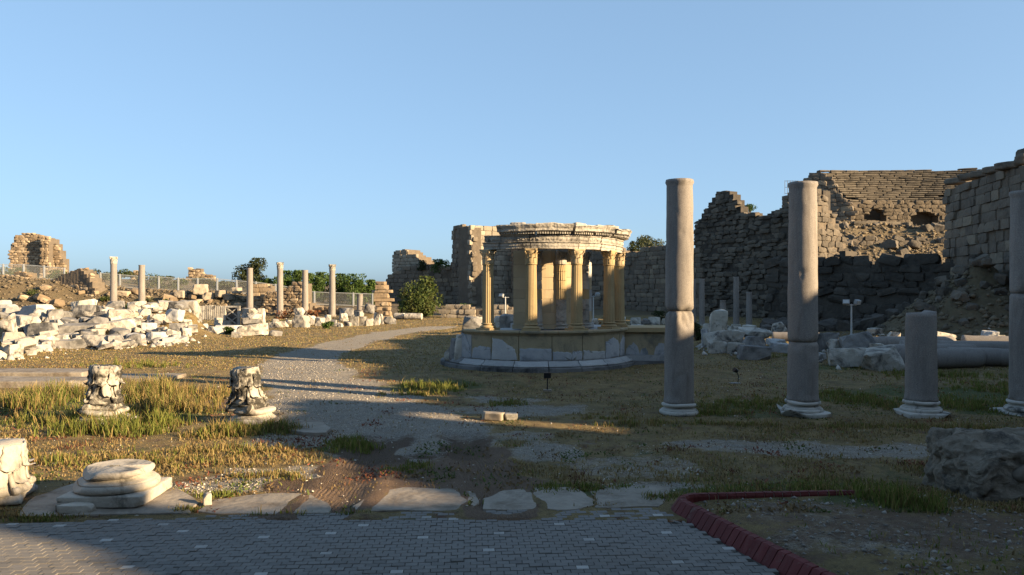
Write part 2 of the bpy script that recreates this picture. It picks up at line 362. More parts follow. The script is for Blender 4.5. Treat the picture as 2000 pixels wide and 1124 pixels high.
# marble on the shaded right side
RIGHT = [
 (1390,1419,608,656,38,'w','upright white marble slab with ragged top among shaded blocks'),
 (1383,1430,650,672,33,'w','carved cornice block under the upright slab'),
 (1388,1425,670,690,31.8,'w','moulded marble block lowest under the upright slab'),
 (1372,1384,644,682,34,'g','thin marble slab set on edge left of cornice block'),
 (1428,1452,648,678,33,'w','broken carved marble block right of cornice block'),
 (1452,1506,645,660,33,'w','flat white marble slab capping the shaded pile'),
 (1455,1505,660,685,32.6,'d','stained marble block under flat capping slab'),
 (1452,1506,679,706,29.8,'d','black and white jagged marble chunk foremost in shaded pile'),
 (1425,1455,672,693,31.5,'w','small marble lump between cornice block and jagged chunk'),
 (1506,1540,672,690,33,'g','grey block beside granite column, right of the shaded pile'),
 (1505,1540,664,674,35,'g','grey slab behind block beside granite column'),
 (1512,1535,632,650,46,'w','white carved fragment lying alone beyond the shaded pile'),
 (1597,1640,654,690,29.5,'d','dark twisted carved block right of tall granite column'),
 (1618,1660,665,684,29,'w','pale tilted marble slab leaning on dark rounded block'),
 (1652,1708,656,686,28.5,'d','large dark rounded marble block with pale edge'),
 (1632,1700,684,716,26.6,'w','broad white sloping marble block in front of dark rounded block'),
 (1690,1766,686,726,25.8,'w','broad worn marble block nearest the stump column'),
 (1707,1734,673,688,28,'w','small white fragment lying on broad worn block'),
 (1596,1616,690,702,28,'g','small grey stone at the foot of dark twisted block'),
 (1700,1725,642,652,42,'w','pale flat marble fragment below lamp post'),
 (1738,1760,650,662,38,'w','two-lobed pale fragment beyond broad worn block'),
 (1828,1868,652,672,36,'w','pale flat slab beyond the stump column'),
 (1948,1973,656,666,38,'w','small pale block at foot of rubble slope'),
 (1925,1950,648,664,39,'g','grey boulder at foot of rubble slope'),
 (1232,1252,622,640,57,'w','white block, first of row behind the pedestal wing'),
 (1253,1268,624,640,57,'d','dark block, second of row behind the pedestal wing'),
 (1269,1290,621,640,57,'w','white block, third of row behind the pedestal wing'),
 (1291,1306,624,640,57,'w','white block, fourth of row behind the pedestal wing'),
 (1236,1262,636,648,52,'w','low white slab before the row behind the pedestal wing'),
 (1266,1298,638,648,52,'w','low pale slab right of another before the pedestal wing row'),
 (1356,1372,632,642,56,'w','pale block at foot of slim back columns'),
 (1376,1396,634,650,50,'w','pale block beside upright ragged slab'),
 (1424,1448,638,648,50,'w','flat white block under slim tall back column'),
 (1452,1478,636,645,52,'w','flat white block under short back column'),
 (905,938,622,648,45,'d','dark split marble boulder left of the round temple'),
 (928,942,620,640,46,'w','white marble lump behind dark split boulder'),
 (962,985,620,644,42,'w','white marble block inside temple, left of dark block'),
 (978,1004,617,644,40,'d','dark marble block seen between temple column and curved wall'),
 (1150,1168,624,640,50,'w','white marble block seen between temple columns'),
]
SUPPORT = []     # (X, D, z of bottom, half width) -> ground rises under stacked pieces
def rect(x0, x1, t, b, D):
    if D is None: D = F * H / (b - HY)
    return ((x0 + x1) / 2 - 1000) / F * D, D, (x1 - x0) / F * D, za(b, D), (b - t) / F * D
for (row, x0, x1, t, b, D, s) in HEAP:
    X, D, wd, zb, hh = rect(x0, x1, t, b, D); SUPPORT.append((X, D + .35 * wd, zb, wd * .5))
for (x0, x1, t, b, D, s, l) in MID + RIGHT:
    if D is None or any(k in l for k in ('slab of flat', 'on tan', 'thin white', 'flat capping', 'capping', 'lying on', 'seen between', 'inside temple')): continue
    X, D, wd, zb, hh = rect(x0, x1, t, b, D)
    if zb > .05: SUPPORT.append((X, D + .35 * wd, zb, wd * .5))

# ------------------------------------------------------------------ ground
BANKX = [xa(p, 88) for p in (-600, 0, 120, 190, 260, 380, 450, 560, 620, 760, 900, 1100)]
BANKZ = [4.2, 3.9, 3.7, 3.1, 2.75, 2.4, 2.2, 1.4, .75, .55, .4, .3]
TRACK = [gp(*p) for p in ((815, 868), (765, 828), (690, 790), (620, 745), (580, 712), (610, 690), (690, 668), (770, 650), (860, 640))]
TRACKW = [1.5, 1.8, 1.8, 1.55, 1.35, 1.25, 1.2, 1.2, 1.2]
RUT1 = [gp(*p) for p in ((632, 1006), (668, 965), (706, 915), (740, 868), (762, 842))]
RUT2 = [gp(*p) for p in ((985, 990), (962, 950), (935, 900), (915, 865), (900, 850))]
def ztrack(X, D):
    d = np.full(np.shape(X), 1e9); 
    for i in range(len(TRACK) - 1):
        (ax, ay), (bx, by) = TRACK[i], TRACK[i + 1]; vx, vy = bx - ax, by - ay
        t = np.clip(((X - ax) * vx + (D - ay) * vy) / (vx * vx + vy * vy), 0, 1); wv = TRACKW[i] + t * (TRACKW[i + 1] - TRACKW[i])
        d = np.minimum(d, np.hypot(X - ax - t * vx, D - ay - t * vy) / wv)
    return d
def zg(X, D):
    X = np.asarray(X, float); D = np.asarray(D, float); sh = X.shape
    z = .05 * n2(X, D, .35, 3, 2) * sst(10.5, 14, D) + .012 * n2(X, D, 3.0, 5, 2) * sst(9.9, 11, D)
    bz = np.interp(X, BANKX, BANKZ) * (1 + .08 * n2(X, D, .25, 11, 3) * sst(78, 84, D))
    z = z + bz * sst(77.5, 86, D + 1.2 * n2(X, D, .2, 12, 2))
    # theatre slope and rubble cone on the right
    pxr = 1000 + X / np.maximum(D, 1) * F
    s = sst(1500, 1640, pxr) * sst(60, 87, D) * sst(3000, 2300, pxr)
    z = z + s * (9.3 + .8 * n2(X, D, .35, 21, 3))
    d2 = np.hypot((X - 27.5) / 1.0, (D - 45.5) / 1.25); z = z + 4.2 * np.clip(1 - d2 / 5.8, 0, 1) ** 1.2 * (1 + .18 * n2(X, D, .8, 31, 3))
    for (RX, a, b) in ((RUT1, .30, .05), (RUT2, .32, .05)):
        d = dpoly(X, D, RX); z = z - b * np.exp(-(d / a) ** 2) + .03 * np.exp(-((d - .45) / .16) ** 2)
        z = z + .012 * np.sin((X * 38 + D * 6)) * np.exp(-(d / a) ** 2)
    k = np.zeros(sh); ks = np.zeros(sh)
    for (sx, sy, zb, hw) in SUPPORT:
        sg = max(.7, hw); q = np.exp(-((X - sx) ** 2 + (D - sy) ** 2) / (2 * sg * sg)); k += q; ks += q * (zb - .06)
    z = z + np.where(k > 1e-4, ks / np.maximum(k, 1e-6) * (1 - np.exp(-k * 3)), 0)
    # planting bed inside the red kerb is slightly raised
    z = z + .07 * sst(2.0, 2.6, X - (9.84 - D) * .325 + .0) * sst(10.6, 10.0, D) * (D < 10.8)
    # under the pavement the earth lies lower
    z = np.where((D < 9.2) & (X < 2.2 + (9.8 - D) * .33), -.09, z)
    return z
def zgs(x, y): return float(zg(np.array([x]), np.array([y]))[0])

rows = [-90, -50, -25, -10, -2, 2, 5]
d = 6.0
while d < 135: rows.append(d); d *= 1.0125
while d < 6000: rows.append(d); d *= 1.25
rows = np.array(rows); NC = 430
tt = np.linspace(-1, 1, NC); ext = .86 * np.maximum(rows, 6) + 8 + np.where(rows < 6, 60, 0)
GX = tt[None, :] * ext[:, None]; GY = np.broadcast_to(rows[:, None], GX.shape)
GZ = zg(GX, GY)
me = bpy.data.meshes.new('ground'); nr = len(rows)
me.vertices.add(nr * NC); me.vertices.foreach_set('co', np.stack([GX, GY, GZ], 2).astype(np.float32).ravel())
q = np.arange((nr - 1) * NC).reshape(nr - 1, NC)[:, :-1].ravel(); quads = np.stack([q, q + 1, q + NC + 1, q + NC], 1)
me.loops.add(quads.size); me.loops.foreach_set('vertex_index', quads.ravel().astype(np.int32))
me.polygons.add(len(quads)); me.polygons.foreach_set('loop_start', np.arange(0, quads.size, 4, dtype=np.int32)); me.polygons.foreach_set('use_smooth', np.ones(len(quads), bool))
me.update(calc_edges=True)
# what covers the ground: R gravel, G bare earth, B green weeds
def cover(X, Y):
    gr = sst(1.35, .62, ztrack(X, Y) + .25 * n2(X, Y, .8, 41, 4))
    def blob(px, py, rx, ry):
        x, y = gp(px, py); return sst(1.25, .55, np.hypot((X - x) / rx, (Y - y) / ry) + .35 * n2(X, Y, 1.3, int(px) % 50, 3))
    for (px, py, rx, ry, a) in ((1010,800,1.7,1.2,.6),(990,780,1.2,.8,.55),(1060,880,.8,1.0,.65),(1010,850,.7,.6,.5),(800,838,1.5,1.2,1),(560,935,1.3,.9,.85),(640,925,.7,.6,.9),(440,950,1.2,.5,.6),(600,860,1.1,.9,.55),(1230,910,1.5,.9,.45),(1480,870,2.2,.8,.55),(1650,880,2.4,.7,.6),(1250,950,.9,.25,.6),(1550,1010,1.0,.6,.42),(1800,1060,1.8,.8,.45),(300,950,1.0,.4,.4),(1000,690,1.5,1.0,.3)):
        gr = np.maximum(gr, a * blob(px, py, rx, ry))
    di = np.zeros(X.shape)
    for RX, wv in ((RUT1, .60), (RUT2, .52)): di = np.maximum(di, sst(wv * 1.35, wv * .6, dpoly(X, Y, RX) + .3 * n2(X, Y, 1.6, 52, 4)) * sst(16.5, 12.5, Y))
    for (px, py, rx, ry, a) in ((830,930,1.0,1.6,.75),(600,950,.75,.45,.9),(420,790,1.3,.9,.8),(1020,950,.5,.5,.8),(590,765,2.,1.,.3),(1600,1020,1.6,.9,.55),(1900,1050,2.,1.,.6),(1500,1080,1.2,.5,.5)): di = np.maximum(di, a * blob(px, py, rx, ry))
    gn = np.zeros(X.shape)
    for (px, py, rx, ry, a) in ((90,800,3.5,2.2,.8),(320,800,2.2,2.0,.7),(500,840,1.1,.7,.7),(690,870,.7,.6,.9),(850,755,1.8,1.6,.7),(1450,800,2.2,1.4,.55),(1690,780,2.0,2.2,.6),(1900,780,2.6,3.0,.7),(1130,955,1.0,.35,.8),(1560,955,2.2,.5,.6),(1700,990,1.0,.5,.7),(480,950,1.0,.4,.5),(1290,690,3,1,.4),(1650,720,2,1,.6),(560,620,6,2,.3)): gn = np.maximum(gn, a * blob(px, py, rx, ry))
    pr = 1000 + X / np.maximum(Y, 1) * F; bare = np.maximum(sst(76, 79, Y), sst(1480, 1560, pr) * sst(38, 41, Y))
    return np.clip(gr, 0, 1), np.clip(di, 0, 1), np.clip(gn, 0, 1), bare
g0, g1, g2, g3 = cover(GX, GY)
def lateral(X, Y, pl):
    best = np.full(X.shape, 1e9); out = np.zeros(X.shape)
    for (ax, ay), (bx, by) in zip(pl[:-1], pl[1:]):
        vx, vy = bx - ax, by - ay; t = np.clip(((X - ax) * vx + (Y - ay) * vy) / (vx * vx + vy * vy), 0, 1); dx, dy = X - ax - t * vx, Y - ay - t * vy; dd = np.hypot(dx, dy)
        sg = (dx * vy - dy * vx) / math.hypot(vx, vy); k = dd < best; best = np.where(k, dd, best); out = np.where(k, sg, out)
    return out, best
l1, b1 = lateral(GX, GY, RUT1); l2, b2 = lateral(GX, GY, RUT2)
ra = me.attributes.new('rut', 'FLOAT', 'POINT'); ra.data.foreach_set('value', np.where(b1 < b2, l1, l2).astype(np.float32).ravel())
ca = me.color_attributes.new('Cover', 'FLOAT_COLOR', 'POINT'); ca.data.foreach_set('color', np.stack([g0, g1, g2, g3], 2).astype(np.float32).ravel())
def groundm():
    g = NG('dry_grass_and_earth'); at = g.nd('ShaderNodeAttribute', attribute_name='Cover'); sp = g.nd('ShaderNodeSeparateColor'); g.t.links.new(at.outputs['Color'], sp.inputs[0])
    fine = g.noise(7, 8, .72); mid = g.noise(1.3, 6, .65); tiny = g.noise(38, 5, .75)
    c = g.mix(g.ramp(mid, .35, .68), (.34, .245, .105), (.20, .15, .067))
    c = g.mix(g.ramp(fine, .50, .74), c, (.11, .08, .045))
    c = g.mix(g.ramp(g.noise(2.6, 7, .7), .54, .68), c, (.15, .075, .05)); c = g.mix(g.ramp(g.noise(1.1, 8, .75, dist=.4), .54, .66), c, (.085, .10, .035)); c = g.mix(g.ramp(g.noise(1.9, 8, .75, dist=.8), .60, .70), c, (.27, .235, .18))
    c = g.mix(g.ramp(g.noise(22, 6, .8), .62, .72), c, (.33, .27, .16))
    def m(ch, a=.5, b=.62, nz=None, amp=.9):
        return g.ramp(g.mt('ADD', sp.outputs[ch], g.mt('MULTIPLY', g.mt('SUBTRACT', nz or fine, .5), amp)), a, b)
    c = g.mix(m(2, .38, .6), c, g.mix(mid, (.085, .105, .03), (.12, .125, .04)))
    c = g.mix(g.mt('MULTIPLY', at.outputs['Alpha'], .8), c, g.mix(fine, (.19, .145, .095), (.105, .085, .05)))
    rutv = g.mt('ADD', g.nd('ShaderNodeAttribute', attribute_name='rut').outputs['Fac'], g.mt('MULTIPLY', g.noise(2.5, 4), .12)); wv = g.mt('SINE', g.mt('MULTIPLY', rutv, 105.0)); em = m(1, .40, .62)
    wv = g.mt('MULTIPLY', g.mt('MULTIPLY', wv, g.ramp(g.mt('ABSOLUTE', rutv), .40, .22)), em)
    ec = g.mix(g.noise(3, 6, .6), (.25, .165, .105), (.175, .118, .078)); ec = g.mix(g.ramp(g.noise(30, 5, .7), .55, .75), ec, (.10, .07, .05))
    peb = g.voro(52); pc = g.voro(52, out='Color'); sep = g.nd('ShaderNodeSeparateColor'); g.t.links.new(pc, sep.inputs[0])
    pcol = g.mix(sep.outputs[0], (.52, .47, .40), (.80, .74, .63)); pcol = g.mix(g.ramp(peb, .40, .75), pcol, (.32, .275, .225)); pcol = g.mix(g.ramp(g.noise(1.7, 7, .7), .48, .72), pcol, (.52, .43, .32))
    gm = m(0, .34, .60, g.noise(4.5, 9, .75), 1.2)
    c = g.mix(gm, c, pcol); c = g.mix(em, c, ec)
    c = g.val(c, g.noise(3.4, 7, .75), .55, 1.45); c = g.val(c, tiny, .45, 1.55)
    hgt = g.mt('ADD', g.mix(gm, g.mix(.6, fine, tiny), g.mt('SUBTRACT', 1.0, peb)), g.mt('MULTIPLY', g.mt('MULTIPLY', wv, g.ramp(g.noise(1.8, 4), .3, .65)), .2))
    g.bump(hgt, 1.0, .08); return g.done(c, .95)
tag(link('ground', me, groundm()), kind='structure')

# ------------------------------------------------------------------ pavement
def edgeY(X): return np.interp(X, [-14, -6.1, -3.8, -1.9, 1.9, 4], [8.7, 9.17, 9.48, 9.59, 9.81, 9.85])
def kerbX(Y): return 1.9 + (9.84 - Y) * .325
pv = MB(); pv.add([(-14, 3, -.03), (kerbX(3) + .12, 3, -.03), (1.98, 9.78, -.03), (-1.9, 9.57, -.03), (-3.8, 9.46, -.03), (-6.1, 9.15, -.03), (-14, 8.68, -.03)], [(0,1,2,3,4,5,6)])
pave = tag(pv.build('pavement', M['joint']), kind='structure')
PW, PD = .132, .094; a = math.atan2(.22, 3.8); ca_, sa_ = math.cos(a), math.sin(a)
WH = [gp(*p) for p in ((219,1018),(322,1022),(350,1039),(116,1028),(33,1022),(200,1059),(381,1070),(508,1051),(646,1039),(633,1084),(259,1108),(499,1121),(831,1010),(891,1013),(966,1013),(717,1024),(970,1041),(1082,1025),(1177,1010),(832,1048),(946,1076),(1155,1057),(1280,1006),(1296,1042),(779,1113),(1145,1110),(1329,1096),(1427,1073))]
pm = []
for k in range(6):
    b = MB(); rr = random.Random(k); x, y = (PW - .006) / 2, (PD - .006) / 2; e = .0035; z0 = .0; dz = [rr.uniform(-.0012, .0012) for _ in range(4)]
    V = [(-x,-y,-.05),(x,-y,-.05),(x,y,-.05),(-x,y,-.05),(-x,-y,-e),(x,-y,-e),(x,y,-e),(-x,y,-e),(-x+e,-y+e,dz[0]),(x-e,-y+e,dz[1]),(x-e,y-e,dz[2]),(-x+e,y-e,dz[3])]
    b.add(V, [(0,1,5,4),(1,2,6,5),(2,3,7,6),(3,0,4,7),(4,5,9,8),(5,6,10,9),(6,7,11,10),(7,4,8,11),(8,9,10,11)]); pm.append((V, b.f, b.mesh('paver')))
cells = []
for j in range(-8, 76):
    for i in range(-95, 50):
        u = (i + (.5 if j % 2 else 0)) * PW; v = -j * PD; x = 0 + u * ca_ - v * sa_; y = 9.62 + u * sa_ + v * ca_
        if y > edgeY(x) - .07 or y < 5.0 or x > kerbX(y) - .06 or x < -11: continue
        cells.append([x, y, False])
for (wx, wy) in WH:
    c = min(cells, key=lambda c: (c[0] - wx) ** 2 + (c[1] - wy) ** 2); c[2] = True
vis = sorted([c for c in cells if abs(c[0]) / c[1] < .665 and c[1] > 7.45 and not c[2]], key=lambda c: c[1])
near = set(id(c) for c in vis[:300]); rest = MB()
for c in cells:
    V, Fc, mm = pm[rnd.randrange(6)]; rz = a + rnd.gauss(0, .012); zz = rnd.gauss(0, .0026)
    if c[2]: link('white_paver', mm, None, pave, (c[0], c[1], zz + .002), (0, 0, rz))
    elif id(c) in near: link('paver', mm, M['paver'], pave, (c[0], c[1], zz), (rnd.gauss(0, .003), rnd.gauss(0, .003), rz))
    else:
        V = np.array(V); cr, sr = math.cos(rz), math.sin(rz); rest.add(np.stack([V[:,0]*cr - V[:,1]*sr + c[0], V[:,0]*sr + V[:,1]*cr + c[1], V[:,2] + zz], 1), Fc)
for _, _, mm in pm:
    if not mm.materials: mm.materials.append(M['paver'])
for o in pave.children:
    if o.name.startswith('white_paver'): setmat(o, M['paver_white'])
tag(rest.build('pavers', M['paver'], pave), kind='stuff')
# red kerb of painted bricks
kerb = thing('red_kerb', 'low red painted brick kerb with pale mortar joints round the gravel bed', 'kerb', (0, 0, 0))
pts = []
for y in np.arange(4.0, 9.55, .02): pts.append((kerbX(y), y))
cx, cy = 2.42, 9.62
for t in np.linspace(R(180 - 8), R(93), 16): pts.append((cx + .44 * math.cos(t), cy + .44 * math.sin(t) + .02))
for x in np.arange(2.45, 5.02, .02): pts.append((x, 10.08 + (x - 2.45) * .13))
pts = np.array(pts); sl = np.concatenate([[0], np.cumsum(np.hypot(*np.diff(pts, axis=0).T))])
def kp(s): return np.array([np.interp(s, sl, pts[:, 0]), np.interp(s, sl, pts[:, 1])])
mo = MB(); s = 0.0; total = sl[-1]; i = 0
def kring(s, inset, lift):
    p = kp(s); t = kp(min(s + .03, total)) - kp(max(s - .03, 0)); t /= np.linalg.norm(t); nrm = np.array([t[1], -t[0]])   # inward (right of travel)
    o = inset; hgt = .14 - .04 * max(0, (s - total + 2.4) / 2.4)
    return [(*(p + nrm * (o)), -.03), (*(p + nrm * (.105 + o)), hgt - o - .02), (*(p + nrm * (.125 + o)), hgt - o), (*(p + nrm * (.20 - o)), hgt - o + .004), (*(p + nrm * (.215 - o)), hgt - .03), (*(p + nrm * (.215 - o)), -.03)]
while s < total - .05:
    L = min(rnd.uniform(.118, .135), total - s); b = MB(); V = []
    n_ = 3
    for k in range(n_): V += [tuple(np.array(q_) + np.array([rnd.gauss(0, .002) for _ in range(3)])) for q_ in kring(s + .006 + (L - .012) * k / (n_ - 1), 0, 0)]
    Fc = [(k*6 + j, k*6 + (j+1) % 6, (k+1)*6 + (j+1) % 6, (k+1)*6 + j) for k in range(n_-1) for j in range(6)] + [tuple(range(6))[::-1], tuple(range(6*(n_-1), 6*n_))]
    b.add(V, Fc)
    if not (total - 1.6 < s and rnd.random() < .12): b.build('brick', M['red'], kerb)
    s += L
ss_ = np.linspace(0, total, 150); V = []
for q_ in ss_: V += kring(q_, .012, 0)
mo.add(V, [(k*6 + j, k*6 + (j+1) % 6, (k+1)*6 + (j+1) % 6, (k+1)*6 + j) for k in range(149) for j in range(6)] + [tuple(range(6)), tuple(range(149*6, 150*6))])
mo.build('mortar', M['mortar'], kerb)
# old stone slabs of the street edge
def slab(name, label, poly, z, th, seed, mat='slab', cat='slab'):
    P = [gp(*p) for p in poly]; Q = []
    for (p, q_) in zip(P, P[1:] + P[:1]):
        for t in np.linspace(0, 1, 6)[:-1]:
            x, y = p[0] + (q_[0] - p[0]) * t, p[1] + (q_[1] - p[1]) * t; jj = .07
            Q.append((x + jj * float(vn(np.array([[x*3, y*3, seed]]))[0]), y + jj * float(vn(np.array([[x*3, y*3, seed + 5.5]]))[0])))
    Q = np.array(Q); c = Q.mean(0); n = len(Q); V = []; 
    for f_, zz in ((1.0, -.08), (1.0, z - .006), (.992, z), (.75, z + .003), (.4, z + .004)):
        qq = c + (Q - c) * f_; V.append(np.stack([qq[:, 0], qq[:, 1], zz + (.008 if zz > 0 else 0) * vn(np.stack([qq[:,0]*2.5, qq[:,1]*2.5, np.full(n, seed)], 1))], 1))
    V.append(np.array([[c[0], c[1], z + .01]])); V = np.concatenate(V)
    Fc = [(j*n + k, j*n + (k+1) % n, (j+1)*n + (k+1) % n, (j+1)*n + k) for j in range(4) for k in range(n)] + [(4*n + k, 4*n + (k+1) % n, 5*n) for k in range(n)]
    b = MB(); b.add(V - np.array([c[0], c[1], 0]), Fc); return tag(b.build(name, M[mat], None, False, (c[0], c[1], 0)), label, cat)
slab('paving_slab', 'broad worn slab under the white column base at pavement edge', [(40,1012),(60,975),(150,945),(320,938),(385,985),(372,1004)], .022, .1, 1)
slab('paving_slab', 'cracked pale slab lying left of the tyre ruts', [(392,1000),(430,978),(470,968),(530,964),(612,968),(640,985),(634,1004),(560,1006),(440,1004)], .014, .1, 2)
slab('paving_slab', 'long sunlit slab between the two tyre ruts', [(690,990),(735,962),(790,954),(880,956),(930,966),(935,985),(918,998),(760,1000),(700,1000)], .014, .1, 3)
slab('paving_slab', 'grey shaded slab right of the tyre ruts', [(940,975),(975,960),(1060,953),(1120,955),(1150,966),(1160,988),(1140,995),(1010,997),(945,997)], .012, .1, 4)
slab('paving_slab', 'smooth grey slab reaching the corner of the red kerb', [(1152,960),(1190,952),(1250,950),(1306,951),(1298,975),(1284,991),(1200,994),(1166,992)], .012, .1, 5)
slab('paving_slab', 'flat grey slab in the grass right of the inverted capital', [(562,845),(572,828),(625,826),(652,842),(640,850),(590,851)], .06, .1, 6)
def worn(name, label, cat, x, y, dims, seed, mat, rz=0, tilt=(0, 0), z=None, n=10, chips=3, rough=.03, rnd_=.12, smooth=True, group=None, freq=2.2, chipd=(.6, .85)):
    b = MB(); b.add(*gblock(seed, n=n, dims=dims, rough=rough * min(dims), chips=chips, rnd_=rnd_, freq=freq / max(min(dims), .3), chipd=chipd))
    z = zgs(x, y) - .02 if z is None else z
    o = b.build(name, M[mat], None, smooth, (x, y, z + dims[2] / 2), (tilt[0], tilt[1], rz)); return tag(o, label, cat, group)
x, y = gp(965, 822); worn('stone_block', 'brown squared block lying beside the gravel track', 'stone', x - .05, y + .1, (.52, .25, .16), 31, 'wall_lime', -.3, z=.0)
x, y = gp(990, 822); worn('stone_block', 'small white block touching the brown block by the gravel track', 'stone', x + .08, y + .12, (.28, .25, .14), 32, 'marble', .1, z=.0)
x, y = gp(152, 1003); worn('stone_block', 'small buff stone lying before the white column base', 'stone', x, y, (.42, .18, .1), 33, 'marble_near', .12, z=.02, n=14, rough=.16, chips=7, rnd_=.06)
x, y = gp(118, 1003); worn('stone_block', 'little grey stone beside the buff stone at the base', 'stone', x, y + .06, (.16, .12, .08), 34, 'slab', .4, z=.03, rough=.1)
x, y = gp(405, 988); worn('stone_block', 'small upright white stone beside the worn slab', 'stone', x, y, (.1, .1, .16), 35, 'marble_near', .4, z=.0, rough=.1)

# ------------------------------------------------------------------ capitals, bases, columns
def leafmesh(r0, h, w, curl, seed, wear=0.0, nu=6, nv=8):
    """one acanthus leaf: rises along the bell, curls out at the tip, lobed edge; local x tangent, -y outward"""
    V = []; Fc = []
    for j in range(nv + 1):
        t = j / nv
        if t < .75: zz = h * t / .75 * .92; out = .05 * h * t
        else:
            q_ = (t - .75) / .25 * 2.6; zz = h * (.92 + .10 * math.sin(q_ * .9)); out = .05 * h + curl * (1 - math.cos(q_)) * .55
        lob = 1 + .16 * math.sin(t * 20); wd = w * (.62 + .38 * math.sin(min(t, .8) / .8 * math.pi * .75)) * lob * (1 if t < .8 else 1 - (t - .8) * 3.2)
        for i in range(nu + 1):
            s_ = i / nu * 2 - 1; rib = .10 * w * math.cos(s_ * 2 * math.pi * 1.0) * (1 - t * .5) * .6
            V.append((s_ * wd / 2, -(r0 + out + .07 * w * (1 - s_ * s_) + rib * .5), zz))
    n_ = nu + 1
    for j in range(nv):
        for i in range(nu): Fc.append((j*n_ + i, j*n_ + i + 1, (j+1)*n_ + i + 1, (j+1)*n_ + i))
    V = np.array(V); m = len(V)
    back = V.copy(); back[:, 1] += .05 * w + .01; V = np.concatenate([V, back]); Fc = Fc + [tuple(m + k for k in f[::-1]) for f in Fc]
    rim = [i for i in range(n_)] + [j*n_ + nu for j in range(1, nv + 1)] + [nv*n_ + i for i in range(nu - 1, -1, -1)] + [j*n_ for j in range(nv - 1, 0, -1)]
    Fc += [(rim[(k+1) % len(rim)], rim[k], rim[k] + m, rim[(k+1) % len(rim)] + m) for k in range(len(rim))]
    if wear: V = V + np.stack([fbm(V * 9 / max(h, .1) * .6 + seed * 3.1 + 7 * k, 2, seed) for k in range(3)], 1) * wear
    return V, Fc
def rotz(V, a):
    c, s_ = math.cos(a), math.sin(a); V = np.asarray(V); return np.stack([V[:,0]*c - V[:,1]*s_, V[:,0]*s_ + V[:,1]*c, V[:,2]], 1)
def cap_bell(r, h, n=32, wear=0, seed=0):
    V, Fc = lathe([(r*.2, 0), (r, 0), (r*1.06, h*.03), (r*1.0, h*.06), (r*.98, h*.3), (r*1.02, h*.6), (r*1.15, h*.78), (r*1.28, h*.86), (r*.2, h*.865)], n)
    if wear: V = V + np.stack([fbm(V * 4 + 5 * k, 3, seed) for k in range(3)], 1) * wear
    return V, Fc
def cap_abacus(r, h, wear=0, seed=0, m=8):
    P = []
    for k in range(4):
        a0 = math.pi / 4 + k * math.pi / 2
        p0 = np.array([math.cos(a0), math.sin(a0)]) * r * 1.78; p1 = np.array([math.cos(a0 + math.pi/2), math.sin(a0 + math.pi/2)]) * r * 1.78
        for i in range(m):
            t = .06 + .88 * i / (m - 1); p = p0 + (p1 - p0) * t; md = (p0 + p1) / 2; p = p - md / np.linalg.norm(md) * r * .20 * math.sin(math.pi * t); P.append(p)
    n = len(P); V = []
    for f_, z in ((.93, .86), (.96, .90), (1.0, .93), (1.0, 1.0)): V += [(p[0]*f_, p[1]*f_, z*h) for p in P]
    V = np.array(V); Fc = [(j*n + k, j*n + (k+1) % n, (j+1)*n + (k+1) % n, (j+1)*n + k) for j in range(3) for k in range(n)] + [tuple(range(n))[::-1], tuple(range(3*n, 4*n))]
    if wear: V = V + np.stack([fbm(V * 4 + 5 * k, 3, seed) for k in range(3)], 1) * wear
    return V, Fc
def cap_volutes(r, h, k):
    b = MB()
    for _ in range(1):
        a0 = math.pi / 4 + k * math.pi / 2; d_ = Vector((math.cos(a0), math.sin(a0), 0)); t = Vector((-d_.y, d_.x, 0))
        c = d_ * r * 1.42 + Vector((0, 0, h * .79)); b.tube(c - t * r * .10, c + t * r * .10, r * .16, 10)
        b.tube(d_ * r * 1.02 + Vector((0, 0, h * .5)), c - d_ * r * .06, r * .10, 6, r * .12)
    return b
def capital_parts(parent, r, h, mats, z=0, wear=0.0, seed=0, flip=False, sep=False, rows=2, nleaf=8):
    """a corinthian capital as bell, abacus, volutes and leaves; flip = standing upside down"""
    pieces = []
    b = MB(); b.add(*cap_bell(r, h, 32, wear, seed)); pieces.append(('bell', b))
    b = MB(); b.add(*cap_abacus(r, h, wear, seed)); pieces.append(('abacus', b)); 
    for q_ in range(4):
        b = cap_volutes(r, h, q_); b.v = [np.concatenate(b.v)]
        if wear: b.v[0] = b.v[0] + np.stack([fbm(b.v[0] * 4 + 5 * k, 3, seed) for k in range(3)], 1) * wear
        pieces.append(('volute', b))
    lv = MB()
    for row in range(rows):
        for k in range(nleaf):
            rr = random.Random(seed * 100 + row * 20 + k)
            hh = h * (.42, .68)[row] * (1 + rr.uniform(-.05, .05) * (1 if wear else 0)); V, Fc = leafmesh(r * (1.0 + .03 * (1 - row)), hh, r * (.72, .66)[row], r * (.42, .5)[row] * (rr.uniform(.35, 1) if wear else 1), seed + k + 10 * row, wear * 1.2)
            V = rotz(V, 2 * math.pi * (k + .5 * row) / nleaf)
            if sep: bb = MB(); bb.add(V, Fc); pieces.append(('leaf', bb))
            else: lv.add(V, Fc)
    if not sep: pieces.append(('leaves', lv))
    out = []
    for nm, b in pieces:
        V = b.arr()
        if flip: V = V * np.array([1, -1, -1]) + np.array([0, 0, h])
        b.v = [V + np.array([0, 0, z])]
        if parent is None: out.append((nm, b))
        else: out.append(b.build(nm, mats, parent, True))
    return out
